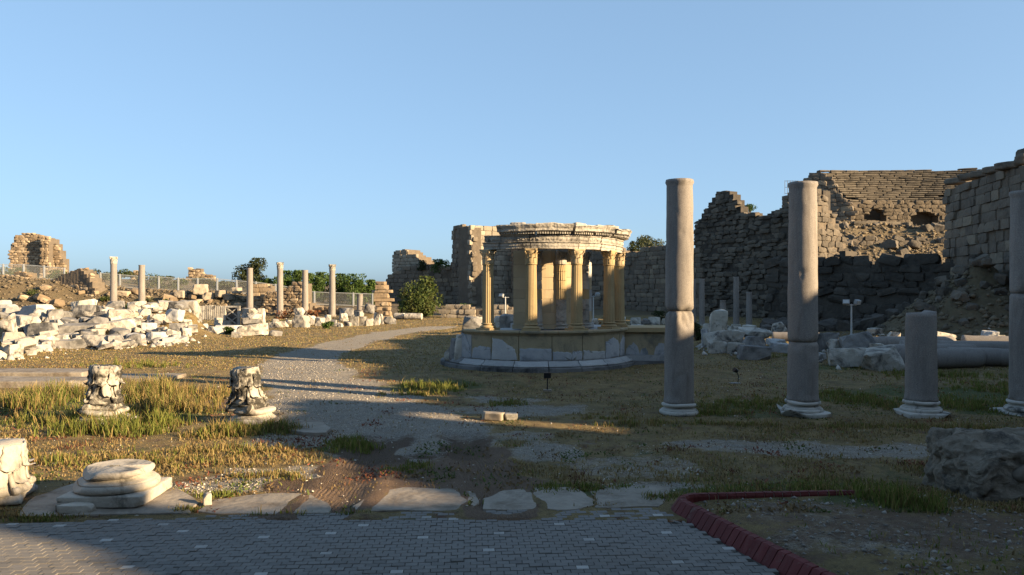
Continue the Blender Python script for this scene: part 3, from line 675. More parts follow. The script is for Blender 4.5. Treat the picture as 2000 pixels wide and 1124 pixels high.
def base_prof(r, z0, h, torus=1.32):
    P = []
    for t in np.linspace(-math.pi/2, math.pi/2, 9): P.append((r*torus - h*.2 + h*.2*math.cos(t), z0 + h*.2 + h*.2*math.sin(t)))
    P += [(r*(torus-.11), z0 + h*.42)]
    for t in np.linspace(0, 1, 6): P.append((r*(torus-.14) - (torus-1.09)*r*math.sin(math.pi*.5*t)**.8 , z0 + h*(.45 + .22*t)))
    P += [(r*1.12, z0 + h*.70)]
    for t in np.linspace(-math.pi/2, math.pi/2, 7): P.append((r*1.09 + h*.13*math.cos(t)*.8, z0 + h*.84 + h*.13*math.sin(t)))
    P += [(r*1.05, z0 + h)]
    return P
def wearit(V, amp, fr=3.0, seed=0): return V + np.stack([fbm(V * fr + 11 * k + seed, 3, seed) for k in range(3)], 1) * amp
def granite_column(label, px, D, ztop, rb, rt, joints, plinth, seed, basew=True, broken=False, tilt=0.0, group=None):
    X = xa(px, D); t = thing('granite_column', label, 'column', (X, D, 0), 0, group); t.rotation_euler = (0, tilt, 0)
    rr = random.Random(seed); zb = .0
    if plinth:
        b = MB(); b.add(*gblock(seed + 1, n=10, dims=(rb*3.1, rb*3.0, .13), rough=.02, chips=4, rnd_=.25, freq=3)); b.v[0][:, 2] += .03
        b.build('plinth', M['marble_base'], t, True); zb = .07
    V, Fc = lathe([(.05, zb)] + base_prof(rb, zb, .26) + [(.05, zb + .26)], 48); b = MB(); b.add(wearit(V, .011, 3.2, seed), Fc); b.build('base', M['marble_base'], t, True)
    z0 = zb + .25; zs = [z0] + joints + [ztop]
    def rad(z):
        u = (z - z0) / max(ztop0 - z0, .1); r = rb + (rt - rb) * u ** 1.3
        r += .035 * math.exp(-((z - z0) / .07) ** 2); return r
    ztop0 = max(ztop, 5.1)
    for k in range(len(zs) - 1):
        a_, c_ = zs[k] + (.004 if k else 0), zs[k+1]; n_ = max(10, int((c_ - a_) / .06)); P = [(.02, a_)]
        for i in range(n_ + 1):
            z = a_ + (c_ - a_) * i / n_; r = rad(z); e = min(z - a_, c_ - z)
            if e < .012 : r -= .012
            if k == len(zs) - 2 and not broken and z > ztop - .10: r += .030 if z > ztop - .07 else .010
            P.append((r, z))
        P.append((.02, c_)); V, Fc = lathe(P, 64); rho = np.hypot(V[:, 0], V[:, 1]); dn = fbm(V * 2.6 + seed, 3, seed) * .007 - np.clip(vn(V * 7 + seed, seed) - .55, 0, 1) * .05
        for zj in joints:                                        # chips along the breaks
            ch = np.clip(vn(V * np.array([5, 5, 6.0]) + seed * 2, seed) - .15, 0, 1) * np.exp(-((V[:, 2] - zj) / .10) ** 2); dn = dn - ch * .12
        an_ = np.arctan2(V[:, 0], -V[:, 1]); zj_ = joints[0] if joints else -9
        gash = np.clip(1 - np.hypot((V[:, 2] - (zj_ - .13)) / .26, (an_ - .45) / .75), 0, 1); dn = dn - np.minimum(gash * .22, .075) * (1 if seed == 3 else .25)
        dn = dn - np.exp(-((V[:, 2] - zj_) / .035) ** 2) * (.045 if seed == 3 else .012) * (1 + .6 * vn(V * 6, 3))
        topc = np.clip(vn(V * np.array([6, 6, 9.0]) + seed, seed + 2) - .25, 0, 1) * np.exp(-((V[:, 2] - ztop) / .07) ** 2); dn = dn - topc * .09
        bottom = np.clip(vn(V * 4 + 3, seed) - .2, 0, 1) * np.exp(-((V[:, 2] - z0) / .1) ** 2) * (k == 0); dn = dn - bottom * .1
        sc = np.where(rho > .05, (rho + dn) / np.maximum(rho, 1e-6), 1); V = V * np.stack([sc, sc, np.ones_like(sc)], 1)
        if broken and k == len(zs) - 2:
            top = V[:, 2] > ztop - .05; V[:, 2] += np.where(top, .03 * fbm(V * 2.5, 2, 5) + np.where(V[:, 0] > rt * .6, .05, 0), 0)
        b = MB(); b.add(V, Fc); b.build('drum', M['granite'], t, True)
    return t
granite_column('tall cracked granite column with gashed joint, first in the near row beside the round temple', 1326, 17.0, za(352, 17.0), .322, .285, [za(608, 17.0)], False, 3, tilt=.004)
granite_column('tall granite column on moulded marble base between cracked column and broken stump', 1568, 16.9, za(357, 16.9), .325, .29, [za(668, 16.9)], True, 4)
granite_column('broken granite column stump on wide marble base', 1799, 16.9, za(612, 16.9), .322, .285, [], True, 5, broken=True)
granite_column('tall granite column cut by the photo edge, beyond the broken stump', 2004, 16.9, za(374, 16.9), .325, .29, [za(574, 16.9)], True, 6)
# big worn base in the left foreground
t = thing('column_base', 'large worn white marble column base on a square plinth', 'column base', (-5.20, 10.12, .02), R(3))
b = MB(); b.add(*gblock(77, n=22, dims=(1.04, 1.02, .15), rough=.008, chips=3, rnd_=.13, freq=4, chipd=(.82, .9))); b.v[0][:, 2] += .085; b.build('plinth', M['marble_near'], t, True)
V, Fc = lathe([(.03, .16)] + base_prof(.385, .16, .27, 1.36) + [(.39, .425), (.02, .432)], 72); V = wearit(V, .006, 5, 3)
cut = np.clip(V @ np.array([-.62, -.45, .64]) - .505, 0, 1); V = V - cut[:, None] * np.array([-.62, -.45, .64]); cut = np.clip(V @ np.array([.8, -.1, .6]) - .56, 0, 1); V = V - cut[:, None] * np.array([.8, -.1, .6])
b = MB(); b.add(V, Fc); b.build('torus', M['marble_near'], t, True)
b = MB(); b.add(*gblock(5, n=3, dims=(.14, .012, .02), rough=.004, chips=1)); b.build('dowel_slot', M['marble_crust'], t, loc=(-.02, -.02, .433))
def inv_capital(label, x, y, z, r, h, seed, mat, tilt, rz, wear=.034):
    t = thing('fallen_capital', label, 'capital', (x, y, z), 0); t.rotation_euler = (tilt[0], tilt[1], rz)
    capital_parts(t, r, h, M[mat], 0, wear * h, seed, True, True); return t
inv_capital('carved white leaf capital cut by the photo edge, beside the large column base', -6.80, 10.1, .02, .33, .73, 21, 'marble_near', (0, 0), .3, .016)
xs, ys = xa(201, 15.9), 15.9
inv_capital('blackened upside-down leaf capital rising from tall green grass', xs, ys, .30, .27, .88, 22, 'marble_crust', (R(-2), R(3), ), .25)
t = thing('column_base', 'weedy grey column base under blackened capital in tall grass', 'column base', (xs - .02, ys + .05, -.03), R(5))
V, Fc = lathe([(.03, 0)] + base_prof(.42, .0, .33) + [(.02, .34)], 40); b = MB(); b.add(wearit(V, .03, 3, 8), Fc); b.build('torus', M['marble_crust'], t, True)
b = MB(); b.add(*gblock(78, n=10, dims=(1.06, 1.0, .16), rough=.03, chips=3, rnd_=.2)); b.v[0][:, 2] += .02; b.build('plinth', M['marble_crust'], t, True)
xs, ys = xa(490, 15.9), 15.9
inv_capital('weathered upside-down leaf capital with pale top beside the gravel track', xs - .06, ys, .27, .26, .86, 23, 'marble_crust', (R(2), R(-4)), -.35)
t = thing('column_base', 'broken grey column base under pale-topped capital by the track', 'column base', (xs + .06, ys + .05, -.02), R(-6))
V, Fc = lathe([(.03, .02)] + base_prof(.36, .02, .30, 1.28) + [(.02, .32)], 40); b = MB(); b.add(wearit(V, .02, 3, 9), Fc); b.build('torus', M['marble_near'], t, True)
b = MB(); b.add(*gblock(79, n=10, dims=(1.15, .9, .16), rough=.03, chips=3, rnd_=.2)); b.v[0][:, 2] += .04; b.build('plinth', M['slab'], t, True)
# rough masonry stump right foreground
t = thing('masonry_stump', 'dark rough mortared rubble wall stump inside the gravel bed', 'wall', (8.05, 10.4, 0), R(-2))
V, Fc = gblock(91, n=70, dims=(4.3, 1.2, 1.0), rough=.03, chips=2, rnd_=.1, freq=1.4, chipd=(.72, .9)); V = wearit(V, .09, 2.2, 4); V = wearit(V, .05, 6, 5); V = wearit(V, .025, 14, 6); V[:, 2] += .24
b = MB(); b.add(V, Fc); b.build('masonry', M['conglo'], t, True)
V, Fc = gblock(92, n=26, dims=(1.3, 1.3, 1.2), rough=.05, chips=5, rnd_=.25, freq=1.4); V = wearit(V, .07, 3, 6); V = wearit(V, .04, 9, 7); V += np.array([.15, .1, .34]); b = MB(); b.add(V, Fc); b.build('upper_masonry', M['conglo'], t, True)
rr = random.Random(5)
for k in range(44):
    ax = rr.uniform(-2.0, 1.2); b = MB(); s_ = rr.uniform(.10, .24); b.add(*gblock(300 + k, n=5, dims=(s_ * 1.3, s_, s_ * .8), rough=.04, chips=3, rnd_=.35)); b.build('stone', M['conglo'] if k % 3 else M['wall'], t, True, (ax, -.55 + rr.uniform(-.06, .03), rr.uniform(.02, .66)), (rr.uniform(-.4, .4), rr.uniform(-.5, .5), rr.uniform(-.4, .4)))
# low kerb steps at the far left
for k, (p0, p1, yb, hh, lab) in enumerate(((-160, 155, 757, .17, 'long lower stone step at left behind the tall grass'), (-160, 158, 743, .24, 'long upper stone step at left behind the tall grass'), (166, 330, 745, .10, 'short low stone sill continuing the steps behind blackened capital'))):
    D = F * H / (yb - HY); x0, x1 = xa(p0, D), xa(p1, D)
    b = MB(); b.add(*gblock(60 + k, n=14, dims=(x1 - x0, 1.25, hh + .1), rough=.02, chips=2, rnd_=.15, freq=1.2, chipd=(.9, .97))); tag(b.build('stone_step', M['slab'], None, False, ((x0 + x1) / 2, D + .65, (hh + .1) / 2 - .1)), lab, 'step')

# ------------------------------------------------------------------ the round temple
TC = (xa(1050, 29.0), 29.0); ZP = 1.34; ZE = 4.11
tem = thing('round_temple', 'half restored round temple of yellow fluted columns on a curved pedestal', 'temple', (TC[0], TC[1], 0))
A = lambda d_: R(d_)
def arc(name, loop, a0, a1, n, mat, wear=0.0, seed=0, parent=None, smooth=False):
    V, Fc = arcsolid(loop, A(a0), A(a1), n)
    if wear: V = wearit(V, wear, 2.5, seed)
    b = MB(); b.add(V, Fc); return b.build(name, mat, parent or tem, smooth)
# floor of the podium and rubble core
arc('podium_floor', [(.02, .2), (3.02, .2), (3.02, ZP - .03), (.02, ZP - .03)], -62, 200, 60, M['marble_grey'])
# base course and mouldings, cut in lengths
cuts = [-96, -70, -52, -34, -15, 4, 22, 40, 58, 76]
for i in range(len(cuts) - 1):
    a0, a1 = cuts[i] + .25, cuts[i+1] - .25
    arc('base_step', [(2.7, -.08), (3.66, -.08), (3.66, .10), (3.62, .13), (2.7, .13)], a0, a1, 8, M['dark_base'], .008, i)
    if i > 0: arc('base_moulding', [(2.7, .132), (3.56, .132), (3.585, .17), (3.56, .21), (3.48, .225), (3.43, .27), (3.40, .30), (3.36, .33), (2.7, .33)], a0 if i > 1 else -64, a1, 8, M['dark_base'] if i < 2 else M['marble_grey'], .008, i + 20)
# orthostat panels with the old marble pieces let into them
pc = [-58, -46, -30.5, -13, 6.5, 25.5, 43, 60, 73]
frag = [[(0,0,1,0,.9,.5,.5,.98,.25,1.0,.05,.5)], [(0,0,1,0,1,.48,.85,.52,.45,.55,.1,.42)], [(0,0,.98,0,.9,.45,.68,.62,.4,.85,.05,.9)], [(.02,0,1,0,1,.5,.6,.52,.02,.5)], [(0,0,.62,0,.62,.32,.3,.38,.0,.36),(.64,0,1,0,1,.36,.85,.38,.66,.4)], [(.02,0,1,0,1,.3,.7,.33,.35,.36,.04,.42)], [(0,0,.95,0,.98,.55,.8,.75,.5,.85,.25,.78,.04,.7)], [(.02,0,.8,0,.72,.4,.9,.75,.5,.88,.1,.6)]]
for i in range(len(pc) - 1):
    a0, a1 = pc[i] + .18, pc[i+1] - .18
    p = arc('panel', [(2.95, .335), (3.30, .335), (3.30, 1.16), (2.95, 1.16)], a0, a1, 8, M['tan_pod'] if i else M['marble_grey'], .003, i + 40)
    for pl in frag[i]:
        q_ = [(pl[2*k], pl[2*k+1]) for k in range(len(pl) // 2)]; dens = []
        for (p0, p1) in zip(q_, q_[1:] + q_[:1]):
            for t_ in np.linspace(0, 1, 8)[:-1]: dens.append((p0[0] + (p1[0]-p0[0])*t_ + rnd.uniform(-.022, .022), p0[1] + (p1[1]-p0[1])*t_ + rnd.uniform(-.03, .03)))
        n_ = len(dens); V = []
        cxy = np.mean(dens, 0)
        for (rad_, f_) in ((3.28, 1.0), (3.318, 1.0), (3.324, .94), (3.326, .5)):
            for (u, v_) in dens:
                u2, v2 = cxy[0] + (u - cxy[0]) * f_, cxy[1] + (v_ - cxy[1]) * f_; an = A(a0 + (a1 - a0) * min(max(u2, 0), 1)); V.append((rad_ * math.sin(an), -rad_ * math.cos(an), .337 + .82 * max(v2, 0)))
        an = A(a0 + (a1 - a0) * cxy[0]); V.append((3.327 * math.sin(an), -3.327 * math.cos(an), .337 + .82 * cxy[1]))
        Fc = [(j*n_ + k, j*n_ + (k+1) % n_, (j+1)*n_ + (k+1) % n_, (j+1)*n_ + k) for j in range(3) for k in range(n_)] + [(3*n_ + k, 3*n_ + (k+1) % n_, 4*n_) for k in range(n_)]
        b = MB(); b.add(V, Fc); b.build('marble_fragment', M['vein'] if i % 3 != 2 else M['marble_grey'], p, True)
for (a0, a1) in ((-53, -34), (-34, -12), (-12, 10), (10, 32), (32, 54), (54, 74)):
    arc('podium_cornice', [(2.9, 1.165), (3.31, 1.165), (3.33, 1.20), (3.37, 1.235), (3.40, 1.26), (3.42, 1.27), (3.42, 1.325), (3.40, ZP), (2.9, ZP)], a0 + .12, a1 - .12, 12, M['tan_pod'], .003, int(a0) + 90)
# broken left end of the podium
for k, (an, rr_, z, d_, mt_) in enumerate(((-60, 3.15, .62, (.5, .55, .95), 'marble'), (-66, 3.2, .55, (.45, .5, .8), 'dark_base'), (-71, 3.3, .42, (.35, .4, .55), 'marble'), (-60, 2.9, 1.05, (.45, .5, .35), 'dark_base'), (-75, 3.0, .35, (.5, .5, .4), 'marble_grey'))):
    b = MB(); b.add(*gblock(400 + k, n=9, dims=d_, rough=.05, chips=4, rnd_=.2)); b.build('broken_stone', M[mt_], tem, True, (rr_ * math.sin(A(an)), -rr_ * math.cos(A(an)), z), (.1 * k, .05, .5 * k))
# straight wing to the right
wing = [(.0, 3.1)]; xw0, xw1, yw = 3.12, 5.2, -.95
def wbox(name, c, d_, mat, seed):
    b = MB(); b.add(*gblock(seed, n=6, dims=d_, rough=.006, chips=0, rnd_=.03)); return b.build(name, M[mat], tem, False, c)
wbox('wing_core', ((xw0 + xw1) / 2, yw + 1.0, .66), (xw1 - xw0, 1.7, 1.1), 'tan', 1)
for k in range(2):
    c0 = xw0 + k * 1.04; p = wbox('panel', (c0 + .53, yw + .12, .745), (1.05, .22, .82), 'tan_pod', 500 + k)
    for (u0, u1, hh, sd) in ((.05, .55, .55, 1), (.55, .85, .35, 2)) if k < 2 else ((.1, .7, .4, 3),):
        b = MB(); n_ = 14; P = [(u0 + (u1 - u0) * (i / (n_ - 1)), hh * (max(0, math.sin(math.pi * i / (n_ - 1))) ** .5) * (.8 + .25 * rnd.random())) for i in range(n_)]
        V = [(-.525 + u * 1.05, y_, -.40 + v_ * .82) for y_ in (-.10, -.122) for (u, v_) in P]; b.add(V, [tuple(range(n_, 2*n_))] + [(i, i+1, n_+i+1, n_+i) for i in range(n_-1)] + [(0, n_, 2*n_-1, n_-1)]); b.build('marble_fragment', M['vein'], p)
wbox('wing_cornice', ((xw0 + xw1) / 2, yw + .85, 1.255), (xw1 - xw0, 1.95, .165), 'tan', 510)
wbox('wing_base', ((xw0 + xw1) / 2, yw + .85, .23), (xw1 - xw0, 1.98, .2), 'marble_grey', 511)
wbox('wing_step', ((xw0 + xw1) / 2, yw + .85, .02), (xw1 - xw0 + .05, 2.2, .2), 'dark_base', 512)
# fluted columns
def flute_mod(nf):
    def f(ang, r, z): return 1 - .085 * np.abs(np.sin(ang * nf / 2)) ** .7
    return f
def tem_column(deg, k):
    c = bpy.data.objects.new('fluted_column', None); COL.objects.link(c); c.parent = tem; c.location = (3.05 * math.sin(A(deg)), -3.05 * math.cos(A(deg)), ZP); c.rotation_euler = (0, 0, A(deg))
    r = .205; b = MB(); b.box((0, 0, .035), (.60, .60, .07)); b.build('plinth', M['tan'], c)
    b = MB(); b.add(*lathe([(.05, .07)] + base_prof(r, .07, .17, 1.38) + [(.05, .24)], 32)); b.build('base', M['tan'], c, True)
    P = [(.02, .24)] + [(r * (1.0 - .12 * u ** 1.4), .24 + 2.0 * u) for u in np.linspace(0, 1, 14)] + [(.02, 2.24)]
    b = MB(); b.add(*lathe(P, 160, mod=flute_mod(20))); b.build('shaft', M['tan'], c)
    V, Fc = lathe([(.05, 2.235), (.196, 2.235), (.21, 2.255), (.196, 2.275), (.05, 2.275)], 32); b = MB(); b.add(V, Fc); b.build('astragal', M['tan'], c, True)
    hc = ZE - ZP - 2.27
    cp = MB()
    for nm, bb in capital_parts(None, .185, hc, None, 2.27): cp.add(bb.arr(), bb.f)
    cp.build('capital', M['tan'] if k % 2 else M['tan_wall'], c, True)
    if k == 3:
        V, Fc = lathe([(.207, .75)] + [(.2065 - .0125 * u, .75 + u * 1.0) for u in np.linspace(0, 1, 10)], 14, A(25), A(85), cap=False); b = MB(); V = wearit(V, .006, 6, 4); b.add(V, Fc); b.build('marble_patch', M['vein'], c, True)
for k, dg in enumerate((-36, -6, 24, 54, 84)): tem_column(dg, k)
# curved inner wall: courses of blocks and engaged fluted half columns
zc = [ZP, ZP + .16, 1.93, 2.40, 2.72, 3.16, 3.62, ZE]
for ci in range(len(zc) - 1):
    rb_ = 2.03 if ci else 2.12; a = -27.0; sd_ = 700 + ci * 10
    while a < 96:
        st = rnd.uniform(17, 26); e = min(a + st, 97); m_ = M['tan_wall']
        if a > 38: m_ = M['marble_grey'] if (ci % 3 != 1) else M['tan_wall']
        arc('wall_block', [(1.55, zc[ci] + .004), (rb_, zc[ci] + .004), (rb_ + .004 * rnd.random(), zc[ci+1] - .004), (1.55, zc[ci+1] - .004)], a + .12, e - .12, 6, m_, .003, sd_ + int(a)); a = e
for dg in (-3, 22, 54):
    zz = [ZP + .16, 1.60, 2.02, 2.38, 2.74, 3.05, 3.36, 3.60]
    hcp = MB()
    for nm, bb in capital_parts(None, .185, ZE - 3.62, None): hcp.add(bb.arr(), bb.f)
    hcp.build('half_capital', M['carved'], tem, True, (2.02 * math.sin(A(dg)), -2.02 * math.cos(A(dg)), 3.61), (0, 0, A(dg)))
    for ci in range(len(zz) - 1):
        h0, h1 = zz[ci] + .005, zz[ci+1] - .005; c = (2.02 * math.sin(A(dg)), -2.02 * math.cos(A(dg)), 0)
        V, Fc = lathe([(.02, h0), (.21, h0), (.20, h1), (.02, h1)], 128, mod=flute_mod(18)); V = wearit(V, .010 if ci != 3 else 0, 5, ci + dg)
        b = MB(); b.add(V, Fc); b.build('half_column_drum', M['tan'] if (ci == 3 or (dg == 22 and ci > 3)) else M['carved'], tem, loc=c, rot=(0, 0, A(dg)))
    V, Fc = lathe([(.02, ZP)] + base_prof(.21, ZP, .17, 1.3) + [(.02, ZP + .17)], 32); b = MB(); b.add(V, Fc); b.build('half_column_base', M['carved'], tem, True, loc=(2.02 * math.sin(A(dg)), -2.02 * math.cos(A(dg)), 0))
# entablature
ent = [(-37.5, -6.5), (-6.2, 23.6), (24.0, 41), (41.2, 57), (57.5, 99)]
for i, (a0, a1) in enumerate(ent):
    dz = (0, .0, .0, -.03, -.05)[i]; dr = (-.01, .0, .0, .01, -.04)[i]
    arc('architrave', [(2.80, ZE + dz), (3.20+dr, ZE + dz), (3.20+dr, ZE + .085 + dz), (3.225+dr, ZE + .095 + dz), (3.225+dr, ZE + .185 + dz), (3.275+dr, ZE + .215 + dz), (3.275+dr, ZE + .235 + dz), (2.80, ZE + .235 + dz)], a0, a1, 16, M['carved'], .010, i + 800)
    arc('frieze', [(2.82, ZE + .237 + dz), (3.20+dr, ZE + .237 + dz), (3.245+dr, ZE + .32 + dz), (3.235+dr, ZE + .40 + dz), (3.27+dr, ZE + .43 + dz), (3.27+dr, ZE + .455 + dz), (2.82, ZE + .455 + dz)], a0 + (1.2 if i == 0 else 0), a1 - .1, 16, M['carved'], .014, i + 820)
    rl = MB()                                                     # carved tendrils of the frieze
    aa = a0 + 2
    while aa < a1 - 1.2:
        an = A(aa); rr_ = 3.235 + dr; zc_ = ZE + .335 + dz + .018 * math.sin(aa * 1.9)
        V, Fc = lathe([(.012, -.014), (.032, -.014), (.040, 0), (.030, .016), (.012, .016)], 8); V = np.stack([V[:, 0], V[:, 2], V[:, 1]], 1) * np.array([1, -1, 1]); rl.add(rotz(V, an) + np.array([rr_ * math.sin(an), -rr_ * math.cos(an), zc_]), Fc); aa += 1.55
    tag(rl.build('frieze_carving', M['carved'], tem), kind='stuff')
cor = [(-25, -2.8, .0, .0), (-2.7, 18, .0, .03), (19, 33, .03, -.03), (33.4, 49, -.01, .0), (49.5, 63, .06, -.07), (63.5, 98, -.03, -.02)]
for i, (a0, a1, dr, dz) in enumerate(cor):
    z = ZE + .458
    arc('cornice', [(2.75, z), (3.27, z), (3.29, z + .03), (3.31, z + .085), (3.43+dr, z + .10), (3.48+dr, z + .125), (3.49+dr, z + .20), (3.53+dr, z + .26), (3.56+dr, z + .31+dz), (3.54+dr, z + .345+dz), (2.75, z + .35+dz)], a0, a1, 14, M['carved'], .024, i + 860)
    dn = MB(); aa = a0 + 1
    while aa < a1 - .8:
        an = A(aa); dn.box((3.35 * math.sin(an), -3.35 * math.cos(an), z + .062), (.045, .11, .065), an); aa += 1.42
    tag(dn.build('dentils', M['carved'], tem), kind='stuff')
    if i in (0, 2, 4):
        b = MB(); b.add(*gblock(880 + i, n=8, dims=(.5, .35, .14), rough=.03, chips=3, rnd_=.3)); an = A((a0 + a1) / 2); b.build('cornice_fragment', M['carved'], tem, True, (3.1 * math.sin(an), -3.1 * math.cos(an), z + .36), (0, 0, an))

# ------------------------------------------------------------------ unseen wall added at right, its top and slot shaped to cast the shade
gw = thing('added_shade_wall', 'high ragged wall added out of view at right to shade the square', 'wall', (26, 10, 0))
gy = [-30, -12, -7, -6.0, -5.3, -5.0, -4.3, -4.0, -3.2, -2.2, -1.4, -.6, .2, 1.0, 1.8, 3.2, 4.0, 5.2, 6.2, 7.6, 9.4, 10.5, 12.8, 14.2, 15.2, 17, 19, 21, 24, 26.5, 28, 31]
gz = [9.05, 8.92, 8.73, 8.79, 9.18, 10.02, 10.09, 9.44, 9.05, 8.34, 8.21, 8.53, 9.05, 9.63, 9.70, 9.57, 9.57, 9.70, 8.50, 8.50, 8.50, 9.44, 9.44, 9.50, 9.44, 10.21, 10.34, 9.57, 9.70, 10.21, 9.57, 9.70]
b = MB(); yy_ = -30.0; rr = random.Random(44)
while yy_ < 31:
    st = rr.uniform(.3, .6); zt = float(np.interp(yy_ + st / 2, gy, gz)) + rr.uniform(-.09, .09)
    sl_ = [(-.5, zt)]
    if 4.0 < yy_ + st / 2 < 5.1: sl_ = [(-.5, 7.3), (9.05, zt)]
    for (s0, s1) in sl_: b.box((rr.uniform(-.03, .03), yy_ + st / 2 - 10, (s0 + s1) / 2), (1.4, st * 1.02, s1 - s0))
    yy_ += st
b.build('masonry', M['wall'], gw)

sb = thing('added_shade_building', 'long stone building added out of view behind the viewer to cut sky light', 'building', (-8, -11, 0)); b = MB()  # unseen block added behind the camera to hold back sky light
for k in range(8): b.box((-28 + k * 8, 0, 5.6 + .5 * (k % 3)), (7.98, 6, 11.4 + (k % 3)))
b.build('wall', M['wall'], sb)
for k in range(8):
    b = MB(); b.box((-28 + k * 8, 3.02, 2.2), (2.4, .3, 4.4)); b.build('doorway', M['core'], sb)

# ------------------------------------------------------------------ far columns
def far_shaft(r, h, seed):
    P = [(.02, 0), (r * 1.12, 0), (r * 1.1, .08), (r, .16)] + [(r * (1 - .13 * u), .16 + (h - .16) * u) for u in np.linspace(.1, .97, 8)] + [(r * .93, h - .04), (r * .93, h), (.02, h)]
    V, Fc = lathe(P, 24); return wearit(V, .008, 2, seed), Fc
capm = MB()
for nm, bb in capital_parts(None, .27, .62, None): capm.add(bb.arr(), bb.f)
capme = capm.mesh('capital', True); capme.materials.append(M['marble'])
for (px, top, cap, D, lab) in ((222, 502, 1, 70, 'grey column with leaf capital standing behind the left rubble heap, leftmost of its row'), (277, 518, 0, 72, 'plain grey column without capital behind the rubble heap, beside the leftmost one'), (488, 524, 0, 73, 'plain grey column before the low ruined wall, left of two capped ones'), (547, 513, 1, 74, 'grey column with leaf capital in front of the rubble masonry wall'), (596, 528, 0, 75, 'plain grey column at right end of the rubble masonry wall'), (649, 517, 1, 75, 'grey column with leaf capital standing before the green bushes'), (703, 575, 0, 75, 'short broken grey column stump before the wire fence')):
    X = xa(px, D); z0 = zgs(X, D); t = thing('portico_column', lab, 'column', (X, D, z0), 0, 'columns of the far left portico'); ht = za(top, D) - z0 - (.62 if cap else 0)
    b = MB(); b.add(*far_shaft(.315, ht, int(px))); b.build('shaft', M['granite'], t, True)
    b = MB(); b.add(*lathe([(.05, -.15)] + base_prof(.33, -.12, .28) + [(.05, .17)], 20)); b.build('base', M['marble'], t, True)
    if cap: link('capital', capme, None, t, (0, 0, ht), (0, 0, .4))
for (px, top, D, r, lab) in ((1355, 545, 56, .15, 'slim back column half hidden by the cracked granite column'), (1371, 545, 56, .21, 'slim grey back column just right of the cracked granite column'), (1412, 587, 54, .22, 'short back column rising behind the upright ragged slab'), (1438, 541, 56, .22, 'tallest slim grey back column before the dark theatre wall'), (1463, 571, 55, .22, 'medium back column with sunlit tip, beside the tallest slim one')):
    X = xa(px, D); t = thing('portico_column', lab, 'column', (X, D, zgs(X, D)), 0, 'columns of the far right portico'); b = MB(); b.add(*far_shaft(r, za(top, D) - zgs(X, D), int(px))); b.build('shaft', M['granite'], t, True)
    b = MB(); b.add(*gblock(px, n=4, dims=(.6, .6, .2), rough=.02, chips=1)); b.build('plinth', M['marble'], t, False, (0, 0, .05))

# ------------------------------------------------------------------ loose marble
SURF = {'w': 'marble', 'd': 'marble_dark', 'g': 'marble_grey', 't': 'tan_wall'}
WORD = {'w': 'white', 'd': 'dark-stained', 'g': 'grey', 't': 'tan'}
def loose(name, label, x0, x1, t, b_, D, s, seed, group=None, depth=None):
    X, D, wd, zb, hh = rect(x0, x1, t, b_, D); rr = random.Random(seed)
    dp = depth or max(.3, min(1.4, wd * rr.uniform(.6, .95), hh * 2.6)); up = hh > wd * 1.15
    if up: dp = min(dp, wd * .8)
    b = MB(); nch = 2 if up else rr.choice((2, 3, 4, 5, 6))
    b.add(*gblock(seed, n=10, dims=(wd * 1.08, dp, hh * 1.14), rough=.032 * min(1, hh * 1.5), chips=nch + 2, rnd_=rr.choice((.02, .04, .07, .12)), freq=2.4 / max(hh, .4), chipd=(.5, .88)))
    o = b.build(name, M[SURF[s]], None, False, (X, D + dp * .45, zb + hh * .5 - .01), (rr.gauss(0, .09), rr.gauss(0, .09), rr.gauss(0, .4) if not up else rr.gauss(0, .12)))
    return tag(o, label, 'stone block', group)
for row in ('front', 'second', 'third', 'fourth', 'top'):
    L = sorted([h for h in HEAP if h[0] == row], key=lambda h: h[1] + h[2])
    for i, (_, x0, x1, t_, b_, D, s) in enumerate(L):
        if s == 'w' and (i * 5 + len(row)) % 7 in (1, 4): s = 'dg'[i % 2]
        asp = (x1 - x0) / (b_ - t_); shape = 'long' if asp > 2.6 else ('squat' if asp > 1.6 else 'chunky')
        where = {'front': 'front row of the left rubble heap', 'second': 'second row of the left rubble heap', 'third': 'middle row of the left rubble heap', 'fourth': 'upper row of the left rubble heap', 'top': 'topmost row of the left rubble heap'}[row]
        loose('marble_block', f'{shape} {WORD[s]} marble block, {ORD[i]} from left in the {where}', x0, x1, t_, b_, D, s, 1000 + i * 7 + len(row) * 131 + int(x0), 'marble blocks of the left rubble heap')
rr = random.Random(77); hs = [h for h in HEAP]
FR = [(b_ := MB(), b_.add(*gblock(6000 + k, n=5, rnd_=.05, rough=.03, chips=5, chipd=(.5, .85))), b_.mesh('fragment')) for k in range(10)]
for i in range(130):
    (_, x0, x1, t_, b2, D, s_) = rr.choice(hs); px = rr.uniform(x0 - 8, x1 + 8); D2 = D - rr.uniform(-.2, .8); z_ = za(b2, D) + rr.uniform(-.12, .08); q_ = rr.uniform(.18, .48)
    o = link('marble_fragment', FR[rr.randrange(10)][2], M['marble'], None, M=Matrix.Translation((xa(px, D2), D2, max(z_, -.02) + q_ * .25)) @ Euler((rr.uniform(-.4, .4), rr.uniform(-.4, .4), rr.uniform(0, 6))).to_matrix().to_4x4() @ Matrix.Diagonal((q_ * rr.uniform(1, 1.9), q_, q_ * rr.uniform(.5, .9), 1)))
    if rr.random() < .4: setmat(o, M['marble_dark'])
    tag(o, 'small broken marble fragment wedged between blocks of the left rubble heap', 'stone', 'small fragments of the left rubble heap')
for i, (x0, x1, t_, b_, D, s, l) in enumerate(MID): loose('marble_block', l, x0, x1, t_, b_, D, s, 2000 + i * 3, 'marble pieces beside the track')
for i, (x0, x1, t_, b_, D, s, l) in enumerate(RIGHT): loose('marble_block', l, x0, x1, t_, b_, D, s, 3000 + i * 3, 'marble pieces on the shaded right side')
